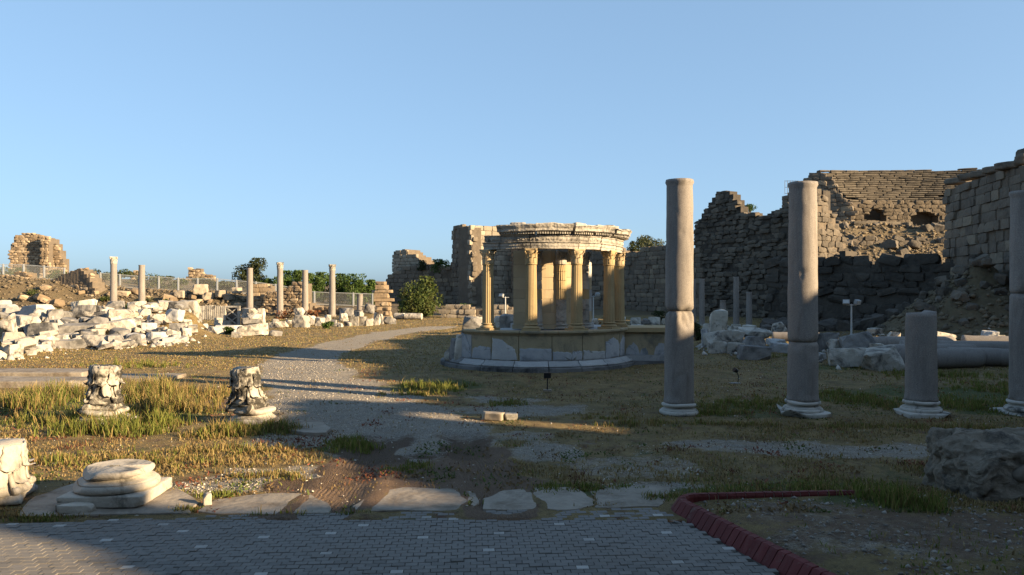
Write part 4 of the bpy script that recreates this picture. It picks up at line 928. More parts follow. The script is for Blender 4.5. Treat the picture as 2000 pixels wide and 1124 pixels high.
# fluted slabs standing in a row
for i in range(8):
    D = 58.0; x0 = 378 + i * 7.6; X = xa(x0 + 3.5, D); zb = za(624, D); b = MB(); wd = 6.8 / F * D; hh = (29 - abs(i - 4) * .6) / F * D
    for k in range(4): b.box((-wd/2 + wd * (k + .5) / 4, 0, hh / 2), (wd / 4 * .78, .2 if k % 2 else .24, hh * (1 - .03 * ((k + i) % 3))))
    b.box((0, .05, hh * .49), (wd, .16, hh * .96))
    tag(b.build('fluted_slab', M['marble'], None, False, (X, D, zb - .05), (R(-6), 0, rnd.gauss(0, .08))), f'upright fluted white marble slab, {ORD[i]} from left in the leaning row', 'slab', 'row of upright fluted slabs')
# lattice panel
D = 54.0; t = thing('lattice_panel', 'white marble lattice panel with crossed bars between two posts', 'panel', (xa(453, D), D, za(638, D) - .05), R(-8)); w_, h_ = 1.05, 1.5
for sx in (-1, 1): b = MB(); b.box((sx * w_ / 2, 0, h_ / 2), (.16, .16, h_)); b.build('post', M['marble'], t)
for zz in (.08, h_ - .06): b = MB(); b.box((0, 0, zz), (w_ - .17, .13, .12)); b.build('rail', M['marble'], t)
for s_ in (-1, 1):
    for j in range(2):
        b = MB(); z0_ = .16 + j * .6; b.tube((-s_ * .42, .01 * s_, z0_), (s_ * .42, .01 * s_, z0_ + .6), .05, 4); b.build('lattice_bar', M['marble'], t)
b = MB(); b.box((0, .14, h_ / 2), (w_, .06, h_ * .98)); b.build('back_slab', M['marble_dark'], t)
# fallen column shafts
def shaft_lying(label, pa, pb, r, mat, seed, group):
    (ax, ay, az), (bx, by, bz) = pa, pb; v = Vector((bx - ax, by - ay, bz - az)); L = v.length
    V, Fc = lathe([(.02, 0), (r * .96, 0), (r, .03)] + [(r * (1 - .06 * u), L * u) for u in np.linspace(.05, .95, 8)] + [(r * .94, L - .03), (r * .9, L), (.02, L)], 28); V = wearit(V, .014, 2.2, seed)
    b = MB(); b.add(V, Fc); o = b.build('fallen_column', M[mat], None, True, pa); o.rotation_mode = 'QUATERNION'; o.rotation_quaternion = v.to_track_quat('Z', 'Y'); return tag(o, label, 'fallen column', group)
FS = [(1765, 1912, 700, 715, 26.6, 27.0, .36, 'nearest fallen granite shaft with round end, right of the stump column'), (1850, 1985, 707, 712, 27.8, 27.4, .34, 'fallen granite shaft whose broken end lies beside the nearest one'), (1740, 1900, 688, 694, 29.6, 30.0, .33, 'fallen granite shaft in the second rank behind the nearest'), (1760, 1990, 676, 686, 32.0, 31.2, .33, 'long fallen granite shaft in the third rank'), (1700, 1860, 670, 673, 34.0, 34.6, .33, 'fallen granite shaft in the fourth rank beside dark rounded block'), (1880, 2000, 668, 670, 35, 34.4, .33, 'fallen granite shaft farthest back beside the photo edge'), (1508, 1600, 652, 656, 40, 39.4, .26, 'thin fallen shaft lying behind the second granite column')]
for i, (p0, p1, y0_, y1_, d0, d1, r, l) in enumerate(FS): shaft_lying(l, (xa(p0, d0), d0, r * .9), (xa(p1, d1), d1, r * .9), r, 'granite', i, 'fallen granite shafts')
for i, (p0, p1, D, l) in enumerate(((772, 790, 68, 'short pale column drum lying left of two others by the round bush'), (791, 824, 67.4, 'longer pale column drum lying before the round bush'), (1180, 1222, 60, 'pale drum lying behind the temple columns'))): shaft_lying(l, (xa(p0, D), D, .27), (xa(p1, D - .3), D - .3, .27), .29, 'marble', 20 + i, 'pale fallen drums')

# ------------------------------------------------------------------ masonry walls
STONES = []
for k in range(14):
    b = MB(); b.add(*gblock(5000 + k, n=3, rnd_=.09, rough=.035, chips=(1, 2, 1, 3)[k % 4], chipd=(.7, .92))); STONES.append((b.arr(), b.f, b.mesh('stone')))
RUBS = []
for k in range(14):
    b = MB(); b.add(*gblock(5100 + k, n=4, rnd_=.09, rough=.05, chips=5, chipd=(.58, .86))); RUBS.append((b.arr(), b.f, b.mesh('stone')))
def use(lib, mat):
    key = (id(lib), mat)
    if key not in use.c:
        out = []
        for V, Fc, me_ in lib:
            m2 = me_.copy(); m2.materials.clear(); m2.materials.append(M[mat]); out.append((V, Fc, m2))
        use.c[key] = out
    return use.c[key]
use.c = {}
def masonry(name, label, cat, a, b, prof, mat, course=(.45, .65), slen=(.7, 1.5), zbot=None, depth=1.6, lib=STONES, holes=(), missing=.04, seed=0, maxp=300, proud=.09, gap=.015, jag=.0, group=None, core='core', lean=0.0):
    """wall from photo column a=(px,D) to b=(px,D); prof = top outline in photo pixels; every stone its own part"""
    rr = random.Random(seed); ax, ay, bx, by = xa(a[0], a[1]), a[1], xa(b[0], b[1]), b[1]
    W = math.hypot(bx - ax, by - ay); ux, uy = (bx - ax) / W, (by - ay) / W
    def hit(px):
        k = (px - 1000) / F; u = (k * ay - ax) / (ux - k * uy); return u
    pu = []; pz = []
    for (px, py) in prof:
        u = hit(px); pu.append(u); pz.append(za(py, ay + u * uy))
    hl = []
    for (px, py, rw, rh) in holes:
        u = hit(px); D = ay + u * uy; hl.append((u, za(py, D), rw / F * D, rh / F * D))
    z0 = min(zgs(ax, ay), zgs(bx, by), zgs((ax+bx)/2, (ay+by)/2)) - .3 if zbot is None else zbot
    t = thing(name, label, cat, (ax, ay, z0), math.atan2(uy, ux), group)
    top = lambda u: float(np.interp(u, pu, pz)) - z0 + jag * float(vn(np.array([[u * 1.3, seed, .5]]))[0])
    def inhole(u, z):
        for (hu, hz, hw, hh) in hl:
            du = (u - hu) / hw
            if abs(du) < 1 and -hh < z + z0 - hz < hh * math.sqrt(max(0, 1 - du * du)): return True
        return False
    L = use(lib, mat); items = []; z = 0.0; maxz = max(top(u) for u in np.linspace(0, W, 60))
    while z < maxz:
        h = rr.uniform(*course); u = -rr.uniform(0, .4)
        while u < W:
            l = rr.uniform(*slen); uc = u + l / 2; h2 = h
            if uc < W + .1 and z + h * .55 < top(min(max(uc, 0), W)) and not inhole(uc, z + h / 2) and rr.random() > missing:
                items.append((uc, z + h / 2, l - gap, h2 - gap * .8, rr.randrange(len(L)), rr.uniform(-proud * .6, proud), rr.gauss(0, .012 if lib is STONES else .12), rr.choice((0, math.pi)), rr.random() < .06))
            u += l
        z += h
    items.sort(key=lambda i: -i[2] * i[3]); st = MB()
    for n_, (uc, zc_, l, h, v, pr, rt, fl, deep) in enumerate(items):
        dp = .6; yy = dp / 2 - pr + (.12 if deep else 0) + lean * zc_
        Mx = Matrix.Translation((uc, yy, zc_)) @ Matrix.Rotation(rt, 4, 'Y') @ Matrix.Rotation(fl, 4, 'Z') @ Matrix.Diagonal((l, dp, h, 1))
        if n_ < maxp: link('stone', L[v][2], None, t, M=Mx)
        else:
            V = np.concatenate([L[v][0], np.ones((len(L[v][0]), 1))], 1) @ np.array(Mx).T; st.add(V[:, :3], L[v][1])
    if st.n: tag(st.build('stones', M[mat], t), kind='stuff')
    c = MB(); n_ = max(6, int(W / .45)); du = W / n_
    for k in range(n_):
        u0, u1 = k * du, (k + 1) * du; um = (u0 + u1) / 2; tz = top(um) - .12; seg = [(-.4, tz)]
        for (hu, hz, hw, hh) in hl:
            d_ = (um - hu) / hw
            if abs(d_) < 1: lo, hi = hz - hh - z0, hz + hh * math.sqrt(1 - d_ * d_) - z0; seg = [(s0, s1) for (q0, q1) in seg for (s0, s1) in ((q0, min(q1, lo)), (max(q0, hi), q1)) if s1 > s0 + .02]
        for (s0, s1) in seg:
            if s1 > s0:
                sh_ = lean * (s0 + s1) / 2; c.box((um, .10 + depth / 2 + sh_ + .03 * rr.random(), (s0 + s1) / 2), (du * 1.02, depth, s1 - s0))
    if c.n: c.build('core', M[core], t)
    return t
# left background ruins
masonry('ruined_wall', 'tall ochre ruined wall with vertical buttress on the far left bank', 'ruin', (20, 112), (122, 112), [(18, 505), (22, 478), (30, 462), (45, 458), (60, 456), (82, 460), (100, 465), (110, 480), (118, 500), (122, 520)], 'wall_warm', (.28, .5), (.4, .95), lib=RUBS, seed=1, jag=.25)
masonry('wall_buttress', 'narrow buttress standing proud of the tall ochre ruined wall', 'ruin', (81, 110.8), (94, 110.8), [(80, 462), (94, 463)], 'wall_warm', (.3, .5), (.35, .7), lib=RUBS, seed=2)
masonry('ruined_wall', 'low crumbling masonry hump on the bank below the tall ochre wall', 'ruin', (66, 86), (182, 83), [(66, 575), (75, 560), (95, 545), (115, 538), (138, 528), (155, 526), (165, 538), (175, 555), (184, 575)], 'wall_warm', (.22, .42), (.35, .8), lib=RUBS, seed=3, jag=.25, lean=.25)
masonry('ruined_wall', 'small masonry hump at the left photo edge on the bank', 'ruin', (-25, 86), (62, 85), [(-25, 540), (0, 536), (20, 534), (40, 528), (50, 540), (64, 572)], 'wall_warm', (.22, .42), (.35, .8), lib=RUBS, seed=4, jag=.25, lean=.25)
masonry('ruined_wall', 'far stepped mound of brown masonry beyond the wire fence', 'ruin', (358, 150), (420, 150), [(358, 550), (366, 538), (371, 523), (378, 526), (388, 522), (395, 536), (405, 538), (412, 536), (420, 546)], 'wall_warm', (.35, .6), (.5, 1.2), lib=RUBS, seed=5)
masonry('ruined_wall', 'tiny far brown ruin beside the plain column behind the fence', 'ruin', (256, 150), (272, 150), [(256, 532), (264, 529), (272, 532)], 'wall_warm', (.35, .6), (.5, 1.2), lib=RUBS, seed=6)
masonry('ruined_wall', 'rubble masonry wall with sloping broken crest behind the capped column', 'ruin', (500, 79), (604, 78), [(498, 585), (505, 576), (528, 570), (545, 566), (560, 560), (575, 552), (589, 549), (593, 556), (600, 592), (604, 600)], 'wall_warm', (.2, .42), (.3, .85), lib=RUBS, seed=7, jag=.1)
masonry('ruined_wall', 'squared masonry pier with overhanging slab left of the rubble wall', 'ruin', (493, 81), (528, 81), [(493, 556), (510, 551), (518, 553), (528, 558)], 'wall_warm', (.4, .7), (.7, 1.3), seed=8)
masonry('ruined_wall', 'low broken field wall of brown blocks under the wire fence', 'ruin', (598, 79), (692, 77), [(598, 592), (620, 600), (640, 599), (665, 603), (692, 606)], 'wall_warm', (.28, .45), (.4, .9), lib=RUBS, seed=9, jag=.15)
t = thing('stacked_pillar', 'leaning pillar of stacked squared brown stones by the track', 'pillar', (xa(748, 66), 66, 0))
lv = [(.0, 1.6, .55), (.5, 1.45, .4), (.92, 1.35, .35), (1.3, 1.25, .38), (1.7, 1.75, .28), (2.0, 1.2, .42), (2.45, 1.75, .25), (2.72, 1.1, .4), (3.12, .75, .3)]
for i, (z, wd, hh) in enumerate(lv):
    b = MB(); b.add(*gblock(5300 + i, n=6, dims=(wd, 1.0, hh), rough=.03, chips=2, rnd_=.12)); b.build('stone', M['wall_warm'], t, False, (rnd.uniform(-.12, .12) - .05 * (i == 8), 0, z + hh / 2 - .1), (0, 0, rnd.gauss(0, .06)))
    if i < 4: b = MB(); b.add(*gblock(5330 + i, n=5, dims=(.6, .7, hh * .9), rough=.04, chips=3, rnd_=.2)); b.build('stone', M['wall_warm'], t, False, (.55 - .1 * i, -.25, z + hh / 2 - .1), (0, 0, rnd.gauss(0, .2)))
# centre: long curtain wall, jagged tower, square tower
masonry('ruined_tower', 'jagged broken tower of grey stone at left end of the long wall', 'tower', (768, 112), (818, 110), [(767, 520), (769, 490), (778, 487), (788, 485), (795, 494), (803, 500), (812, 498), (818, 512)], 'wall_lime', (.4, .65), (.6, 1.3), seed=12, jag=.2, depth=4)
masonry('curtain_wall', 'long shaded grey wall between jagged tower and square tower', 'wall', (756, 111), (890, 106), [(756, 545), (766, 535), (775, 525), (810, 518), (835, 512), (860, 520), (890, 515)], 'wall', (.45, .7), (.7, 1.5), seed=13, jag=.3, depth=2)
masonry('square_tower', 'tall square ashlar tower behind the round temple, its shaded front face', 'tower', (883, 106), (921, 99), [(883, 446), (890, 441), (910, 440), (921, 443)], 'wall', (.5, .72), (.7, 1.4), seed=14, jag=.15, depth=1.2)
masonry('tower_side_wall', 'sunlit side wall of the square tower, running behind the round temple', 'tower', (921, 99), (1003, 103), [(921, 441), (950, 441), (985, 440), (1003, 446)], 'wall_lime', (.5, .72), (.7, 1.4), seed=15, jag=.15, depth=3)  # paler stone than the shaded front, so the sunlit side is in the colour
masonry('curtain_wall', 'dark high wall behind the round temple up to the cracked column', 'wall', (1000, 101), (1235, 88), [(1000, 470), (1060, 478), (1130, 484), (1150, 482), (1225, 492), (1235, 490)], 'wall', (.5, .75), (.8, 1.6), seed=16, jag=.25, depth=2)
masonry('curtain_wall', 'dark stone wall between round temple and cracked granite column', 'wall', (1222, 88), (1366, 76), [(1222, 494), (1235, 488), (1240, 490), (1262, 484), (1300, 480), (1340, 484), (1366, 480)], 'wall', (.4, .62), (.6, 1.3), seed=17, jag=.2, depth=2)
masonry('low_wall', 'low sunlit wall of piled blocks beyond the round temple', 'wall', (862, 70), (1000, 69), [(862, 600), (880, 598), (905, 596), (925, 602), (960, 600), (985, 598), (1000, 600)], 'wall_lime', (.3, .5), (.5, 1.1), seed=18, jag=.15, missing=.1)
# theatre
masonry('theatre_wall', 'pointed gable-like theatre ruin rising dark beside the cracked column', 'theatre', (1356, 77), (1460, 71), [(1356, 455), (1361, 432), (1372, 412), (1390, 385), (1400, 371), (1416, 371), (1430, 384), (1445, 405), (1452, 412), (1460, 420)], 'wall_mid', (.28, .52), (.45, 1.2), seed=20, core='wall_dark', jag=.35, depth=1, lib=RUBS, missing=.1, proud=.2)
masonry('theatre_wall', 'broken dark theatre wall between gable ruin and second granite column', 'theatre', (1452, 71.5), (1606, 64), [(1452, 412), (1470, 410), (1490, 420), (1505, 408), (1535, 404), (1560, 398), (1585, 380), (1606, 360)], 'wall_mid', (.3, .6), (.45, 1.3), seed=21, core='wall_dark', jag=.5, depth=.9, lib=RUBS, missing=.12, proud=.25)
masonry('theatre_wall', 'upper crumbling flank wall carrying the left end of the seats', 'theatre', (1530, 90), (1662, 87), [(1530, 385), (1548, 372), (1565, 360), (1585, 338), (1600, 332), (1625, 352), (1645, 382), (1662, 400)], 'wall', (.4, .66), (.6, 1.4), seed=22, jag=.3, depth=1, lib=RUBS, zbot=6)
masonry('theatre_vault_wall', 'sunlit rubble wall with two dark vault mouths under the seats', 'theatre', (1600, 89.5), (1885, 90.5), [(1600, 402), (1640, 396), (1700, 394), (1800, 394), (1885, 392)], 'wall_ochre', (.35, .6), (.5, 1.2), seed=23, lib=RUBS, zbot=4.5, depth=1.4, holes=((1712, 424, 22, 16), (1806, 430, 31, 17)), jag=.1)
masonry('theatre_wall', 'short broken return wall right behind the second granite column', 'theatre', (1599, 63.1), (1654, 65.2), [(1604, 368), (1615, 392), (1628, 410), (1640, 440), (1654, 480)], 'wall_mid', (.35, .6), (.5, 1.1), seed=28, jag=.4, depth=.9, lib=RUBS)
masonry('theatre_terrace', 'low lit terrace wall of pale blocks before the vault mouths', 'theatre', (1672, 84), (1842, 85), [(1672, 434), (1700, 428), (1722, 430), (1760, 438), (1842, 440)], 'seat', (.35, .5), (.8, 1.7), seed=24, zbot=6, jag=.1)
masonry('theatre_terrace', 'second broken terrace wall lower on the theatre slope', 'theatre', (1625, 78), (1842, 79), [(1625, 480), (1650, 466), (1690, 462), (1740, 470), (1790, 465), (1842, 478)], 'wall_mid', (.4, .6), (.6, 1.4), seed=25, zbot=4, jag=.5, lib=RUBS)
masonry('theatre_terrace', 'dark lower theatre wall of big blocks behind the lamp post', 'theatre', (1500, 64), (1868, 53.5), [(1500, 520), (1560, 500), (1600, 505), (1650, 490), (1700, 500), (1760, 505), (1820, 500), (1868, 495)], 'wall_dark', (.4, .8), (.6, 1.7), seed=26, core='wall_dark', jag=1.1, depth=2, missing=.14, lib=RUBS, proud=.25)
masonry('theatre_stage_wall', 'high ashlar wall at the right photo edge with sloping broken top', 'theatre', (1846, 55), (2090, 38), [(1846, 372), (1868, 364), (1880, 350), (1915, 346), (1935, 340), (1975, 330), (1990, 318), (2020, 312), (2090, 290)], 'wall', (.5, .72), (.8, 1.6), seed=27, jag=.35, depth=1.6, missing=.07, proud=.14)
for i, (px, py, s_) in enumerate(((1996, 312, .7), (1999, 297, .55))):
    D = 43.4; worn('boulder', ('round dark boulder lying on top of the high ashlar wall', 'smaller dark boulder balanced on the round boulder atop the wall')[i], 'boulder', xa(px, D) + .5, D + .3, (1.25 - .25 * i, .9, s_), 5400 + i, 'wall', z=za(py + 10, D), rnd_=.4, rough=.1)
for i in range(5):
    px = 1880 + i * 27; D = 53 - i * 2.2; py = (352, 343, 338, 330, 322)[i]
    worn('coping_stone', f'dark overhanging coping stone, {ORD[i]} from left on the high ashlar wall', 'stone', xa(px, D), D + .6, (1.5, 1.0, .42), 5420 + i, 'wall', rz=R(-58), z=za(py + 6, D), rnd_=.3, rough=.1, group='coping stones of the high wall')
# seats
seat = thing('theatre_seating', 'sunlit curved rows of worn theatre seats under the sky', 'theatre', (46, 62, 0)); SE = use(STONES, 'seat'); items = []
rr = random.Random(9); NR = 18; r0, z0 = 30.2, 12.75
for k in range(NR):
    r = r0 + .48 * k; z = z0 + .298 * k; pxl = 1664 - (1664 - 1600) * (k / (NR - 1)) ** .9; 
    for (s_, e_) in ((pxl, 1996),):
        def th(px, r=r):
            lo, hi = -1.2, 1.2
            for _ in range(40):
                m_ = (lo + hi) / 2; X = 46 + r * math.sin(m_); D = 62 + r * math.cos(m_)
                if 1000 + X / D * F < px: lo = m_
                else: hi = m_
            return lo
        a0, a1 = th(s_), th(e_); a = a0
        while a < a1:
            L_ = rr.uniform(1.1, 2.3) / r; am = a + L_ / 2
            if rr.random() > (.03 if k < NR - 1 else .3): items.append((r, am, z, L_ * r - .004, rr))
            a += L_
lst = MB(); cnt = 0
for (r, am, z, l, _) in sorted(items, key=lambda i: i[0]):
    dpt = .85; Mx = Matrix.Translation(((r + dpt / 2 + rr.uniform(-.05, .05) - .12) * math.sin(am), (r + dpt / 2 - .12) * math.cos(am), z + .19 + rr.gauss(0, .010))) @ Matrix.Rotation(-am + rr.gauss(0, .02), 4, 'Z') @ Matrix.Rotation(rr.gauss(0, .008), 4, 'Y') @ Matrix.Diagonal((l, dpt, .18, 1)); v = rr.randrange(14)
    if cnt < 300: link('seat_stone', SE[v][2], None, seat, M=Mx); cnt += 1
    else: V = np.concatenate([SE[v][0], np.ones((len(SE[v][0]), 1))], 1) @ np.array(Mx).T; lst.add(V[:, :3], SE[v][1])
if lst.n: tag(lst.build('seat_stones', M['seat'], seat), kind='stuff')
for (s_, e_) in ((1668, 2010),):
    loop = [(r0 + .3, 5)]
    for k in range(NR): loop += [(r0 + .3 + .48 * k, z0 + .298 * k - .03), (r0 + .3 + .48 * (k + 1), z0 + .298 * k - .03)]
    loop += [(r0 + .48 * NR + 1.5, z0 + .298 * NR - .1), (r0 + .48 * NR + 1.5, 5)]
    V = []; n_ = 24; m_ = len(loop)
    for i in range(n_ + 1):
        an = -.165 + .66 * i / n_
        V += [(r * math.sin(an), r * math.cos(an), z) for r, z in loop]
    b = MB(); b.add(V, [(k*m_ + j, (k+1)*m_ + j, (k+1)*m_ + (j+1) % m_, k*m_ + (j+1) % m_) for k in range(n_) for j in range(m_)] + [tuple(range(m_)), tuple(n_*m_ + j for j in range(m_))[::-1]]); b.build('seating_core', M['core'], seat)
# railing on the flank
D = 86; t = thing('metal_railing', 'thin metal railing on the broken theatre edge against the sky', 'railing', (xa(1546, D), D, za(380, D)))
for k in range(6): b = MB(); b.tube((-.75 + k * .3, 0, 0), (-.75 + k * .3, 0, 1.55), .025, 5); b.build('post', M['black'], t)
for zz in (.1, .8, 1.5): b = MB(); b.tube((-.75, .03, zz), (.75, .03, zz), .022, 5); b.build('rail', M['black'], t)
# stones on the slopes
def scatter(name, label, cat, pts_, mat, lib=RUBS, group=None):
    L = use(lib, mat); rr = random.Random(len(pts_))
    for (x, y, s_) in pts_:
        v = rr.randrange(len(L)); Mx = Matrix.Translation((x, y, zgs(x, y) + s_ * .22)) @ Euler((rr.uniform(-.4, .4), rr.uniform(-.4, .4), rr.uniform(0, 6.3))).to_matrix().to_4x4() @ Matrix.Diagonal((s_ * rr.uniform(.9, 1.5), s_ * rr.uniform(.7, 1.1), s_ * rr.uniform(.55, .9), 1))
        tag(link(name, L[v][2], None, None, M=Mx), label, cat, group)
rr = random.Random(12)
P_ = [(xa(rr.uniform(1560, 1860), D_), D_, rr.uniform(.5, 1.2)) for D_ in [rr.uniform(64, 86) for _ in range(70)]]
scatter('fallen_stone', 'fallen brown stone lying loose on the slope under the theatre seats', 'stone', P_, 'wall_mid', group='fallen stones on the theatre slope')
scatter('fallen_stone', 'dark stone fallen at the foot of the dark theatre wall', 'stone', [(xa(rr.uniform(1490, 1850), D_), D_, rr.uniform(.5, 1.3)) for D_ in [rr.uniform(47, 54) for _ in range(34)]], 'wall_dark', group='stones at the foot of the theatre wall')
P_ = []
while len(P_) < 60:
    a_ = rr.uniform(0, 6.28); q_ = rr.uniform(0, 5.6); P_.append((27.5 + q_ * math.cos(a_), 45.5 + 1.2 * q_ * math.sin(a_) - .6, rr.uniform(.3, .75)))
P_ = [p for p in P_ if p[1] < 47.5 and 1000 + p[0] / p[1] * F < 2010]
scatter('heap_stone', 'brown-grey stone in the rubble heap against the high ashlar wall', 'stone', P_, 'wall_mid', group='stones of the rubble heap under the high wall')
P_ = [(xa(px_, D_), D_, rr.uniform(.5, 1.1)) for px_, D_ in [(rr.uniform(0, 500), rr.uniform(78.5, 84)) for _ in range(46)]]
scatter('bank_stone', 'brown stone on the earth bank below the wire fence', 'stone', P_, 'wall_warm', group='stones on the left bank')
for i, (px, py, s_) in enumerate(((352, 575, 1.1), (392, 568, 1.5), (406, 580, 1.2), (432, 574, 1.1), (447, 580, 1.0), (462, 566, .9))):
    D = 83; worn('boulder', f'large tan boulder on the bank crest under the fence, {ORD[i]} from left', 'boulder', xa(px, D), D, (s_, .9, s_ * .75), 5500 + i, 'wall_lime', rz=.3 * i, z=za(py + 8, D), rnd_=.2, rough=.06, smooth=False, group='boulders on the bank crest')

# ------------------------------------------------------------------ wire fence
fence = thing('wire_fence', 'long galvanised wire mesh fence running along the left bank crest', 'fence', (xa(300, 88), 88, 2))
wm = MB(); FP = []
for px in list(range(-34, 130, 40)) + list(range(196, 760, 38)):
    D = 87.5; X = xa(px, D); FP.append((px, X, D, zgs(X, D)))
def loc_(p): return (p[0] - fence.location.x, p[1] - fence.location.y, p[2] - fence.location.z)
fm = fence.location.copy()
def F3(x, y, z): return (x - fm.x, y - fm.y, z - fm.z)
for (px, X, D, z) in FP:
    b = MB(); b.box(F3(X, D, z + .72), (.11, .11, 1.75)); b.build('post', M['galv'], fence)
for (p, q_) in zip(FP[:-1], FP[1:]):
    if q_[0] - p[0] > 45: continue
    b = MB(); x0, x1 = p[1] + .09, q_[1] - .09
    for (za_, zb_) in ((.12, .12), (1.5, 1.5)): b.tube(F3(x0, 87.5, p[3] + za_), F3(x1, 87.5, q_[3] + zb_), .045, 4)
    for x_, zz in ((x0, p[3]), (x1, q_[3])): b.tube(F3(x_, 87.5, zz + .12), F3(x_, 87.5, zz + 1.5), .04, 4)
    fr = b.build('panel_frame', M['galv'], fence); b = MB(); n_ = 22
    for k in range(1, n_):
        t_ = k / n_; x_ = x0 + (x1 - x0) * t_; zz = p[3] + (q_[3] - p[3]) * t_; b.tube(F3(x_, 87.5, zz + .14), F3(x_, 87.5, zz + 1.48), .007, 3)
    for k in range(1, 9): b.tube(F3(x0, 87.5, p[3] + .12 + k * .153), F3(x1, 87.5, q_[3] + .12 + k * .153), .007, 3)
    tag(b.build('wire_mesh', M['galv'], fr), kind='stuff')

# ------------------------------------------------------------------ lamps
def flood_post(label, px, top, D, heads):
    X = xa(px, D); z0 = zgs(X, D); zt = za(top, D); t = thing('lamp_post', label, 'lamp post', (X, D, z0)); h = zt - z0
    b = MB(); b.tube((0, 0, -.1), (0, 0, h), .06, 8, .045); b.build('pole', M['galv'], t)
    b = MB(); b.tube((-.3, 0, h - .06), (.3, 0, h - .06), .03, 6); b.build('cross_arm', M['galv'], t)
    for s_ in heads:
        hd = MB(); hd.box((0, 0, 0), (.36, .2, .26)); o = hd.build('floodlight', M['lampwhite'], t, False, (s_ * .32, -.05, h + .1), (R(20) * s_, 0, .5 * s_)); g = MB(); g.box((0, -.115, 0), (.30, .02, .20)); g.build('lens', M['galv'], o)
flood_post('pale lamp post with two floodlights before the dark theatre wall', 1663, 594, 44, (-1, 1))
flood_post('thin floodlight post seen left of the curved temple wall', 987, 580, 62, (-1,))
flood_post('thin floodlight post seen between temple columns on the right', 1159, 578, 62, (-1, 1))
x, y = gp(1069, 764); t = thing('ground_floodlight', 'small black floodlight on a short stake before the round temple', 'floodlight', (x, y, 0))
b = MB(); b.tube((0, 0, 0), (0, 0, .34), .018, 6); b.build('stake', M['black'], t); b = MB(); b.box((0, 0, .42), (.19, .12, .14)); b.build('housing', M['black'], t); b = MB(); b.box((0, 0, .02), (.22, .16, .04)); b.build('foot', M['slab'], t)
x, y = gp(1437, 750); t = thing('ground_floodlight', 'small black floodlight on a bent stem between the granite columns', 'floodlight', (x, y, 0))
b = MB(); b.tube((.06, 0, 0), (.08, 0, .22), .012, 5); b.tube((.08, 0, .22), (.02, 0, .38), .012, 5); b.build('stem', M['black'], t); b = MB(); b.tube((.04, 0, .36), (-.06, -.04, .42), .055, 8, .07); b.build('housing', M['black'], t); b = MB(); b.box((-.04, -.05, .02), (.3, .14, .035)); b.build('foot', M['lampwhite'], t)

# ------------------------------------------------------------------ bushes and trees
def bush(name, label, cat, x, y, z, rx, ry, h, mat, n=2200, ls=.16, seed=0, trunk=.25, group=None, lobes=9, up=0.0):
    rs = np.random.RandomState(seed); t = thing(name, label, cat, (x, y, z), 0, group)
    cs = []
    for k in range(lobes):
        a_ = rs.rand() * 6.28; q_ = math.sqrt(rs.rand()) * .62; cs.append((rx * q_ * math.cos(a_), ry * q_ * math.sin(a_), h * (trunk + (.95 - trunk) * rs.rand()), (.30 + .30 * rs.rand())))
    cs = np.array(cs); ci = rs.randint(0, lobes, n); dirv = rs.randn(n, 3); dirv /= np.linalg.norm(dirv, axis=1, keepdims=True); rad = rs.rand(n) ** .4
    C = cs[ci]; R_ = C[:, 3:4] * np.array([[rx, ry, h * .62]])
    P = C[:, :3] + dirv * R_ * rad[:, None]; P[:, 2] = np.clip(P[:, 2], .03, h * 1.03)
    u = rs.randn(n, 3); u[:, 2] += up; u /= np.linalg.norm(u, axis=1, keepdims=True); v = np.cross(u, rs.randn(n, 3)); v /= np.linalg.norm(v, axis=1, keepdims=True)
    s_ = ls * (.5 + rs.rand(n))[:, None]; V = np.stack([P - u * s_, P + v * s_ * .38, P + u * s_, P - v * s_ * .38], 1).reshape(-1, 3)
    me_ = bpy.data.meshes.new('crown'); me_.from_pydata(V.tolist(), [], np.arange(n * 4).reshape(-1, 4).tolist()); ta = me_.attributes.new('tint', 'FLOAT', 'POINT'); ta.data.foreach_set('value', np.repeat(rs.rand(n), 4).astype(np.float32)); me_.update(); link('crown', me_, M[mat], t)
    b = MB(); rr = random.Random(seed)
    for k in range(5): c = cs[k % lobes]; b.tube((rr.uniform(-.1, .1), rr.uniform(-.1, .1), -.1), (c[0] * .8, c[1] * .8, c[2] * .9), .05 + .03 * (k == 0), 5, .015)
    b.build('trunk', M['bark'], t); return t
D = 74; bush('round_bush', 'big round green bush with brownish patch beside the track', 'bush', xa(815, D), D, zgs(xa(815, D), D), 2.45, 2.2, 3.75, 'leaf_mix', 5200, .15, 1, .15, lobes=16, up=.6)
D = 96; bush('dark_tree', 'dark olive tree rising above the fence behind plain columns', 'tree', xa(490, D), D, 1.9, 2.6, 2.2, 4.4, 'leaf_dark', 3600, .17, 2, .2, lobes=12)
for i, (px, top, wd, mt_) in enumerate(((405, 546, 34, 'leaf_dark'), (440, 550, 34, 'leaf_olive'), (515, 549, 26, 'leaf_bright'), (538, 545, 30, 'leaf_bright'), (568, 534, 34, 'leaf_bright'), (585, 529, 16, 'leaf_dark'), (612, 540, 28, 'leaf_bright'), (632, 538, 28, 'leaf_bright'), (665, 541, 26, 'leaf_bright'), (690, 541, 28, 'leaf_bright'), (716, 552, 30, 'leaf_bright'), (738, 560, 24, 'leaf_mix'))):
    D = 93 + (i % 3) * 2; z = zgs(xa(px, D), D); h = za(top, D) - z; w_ = wd / F * D * .85
    bush('green_shrub', f'upright green shrub in the row behind the fence, {ORD[i]} from left', 'shrub', xa(px, D), D, z, w_, 1.2, h * 1.06, mt_, 2400, .15, 20 + i, .12, 'shrubs behind the fence', 8, .8)
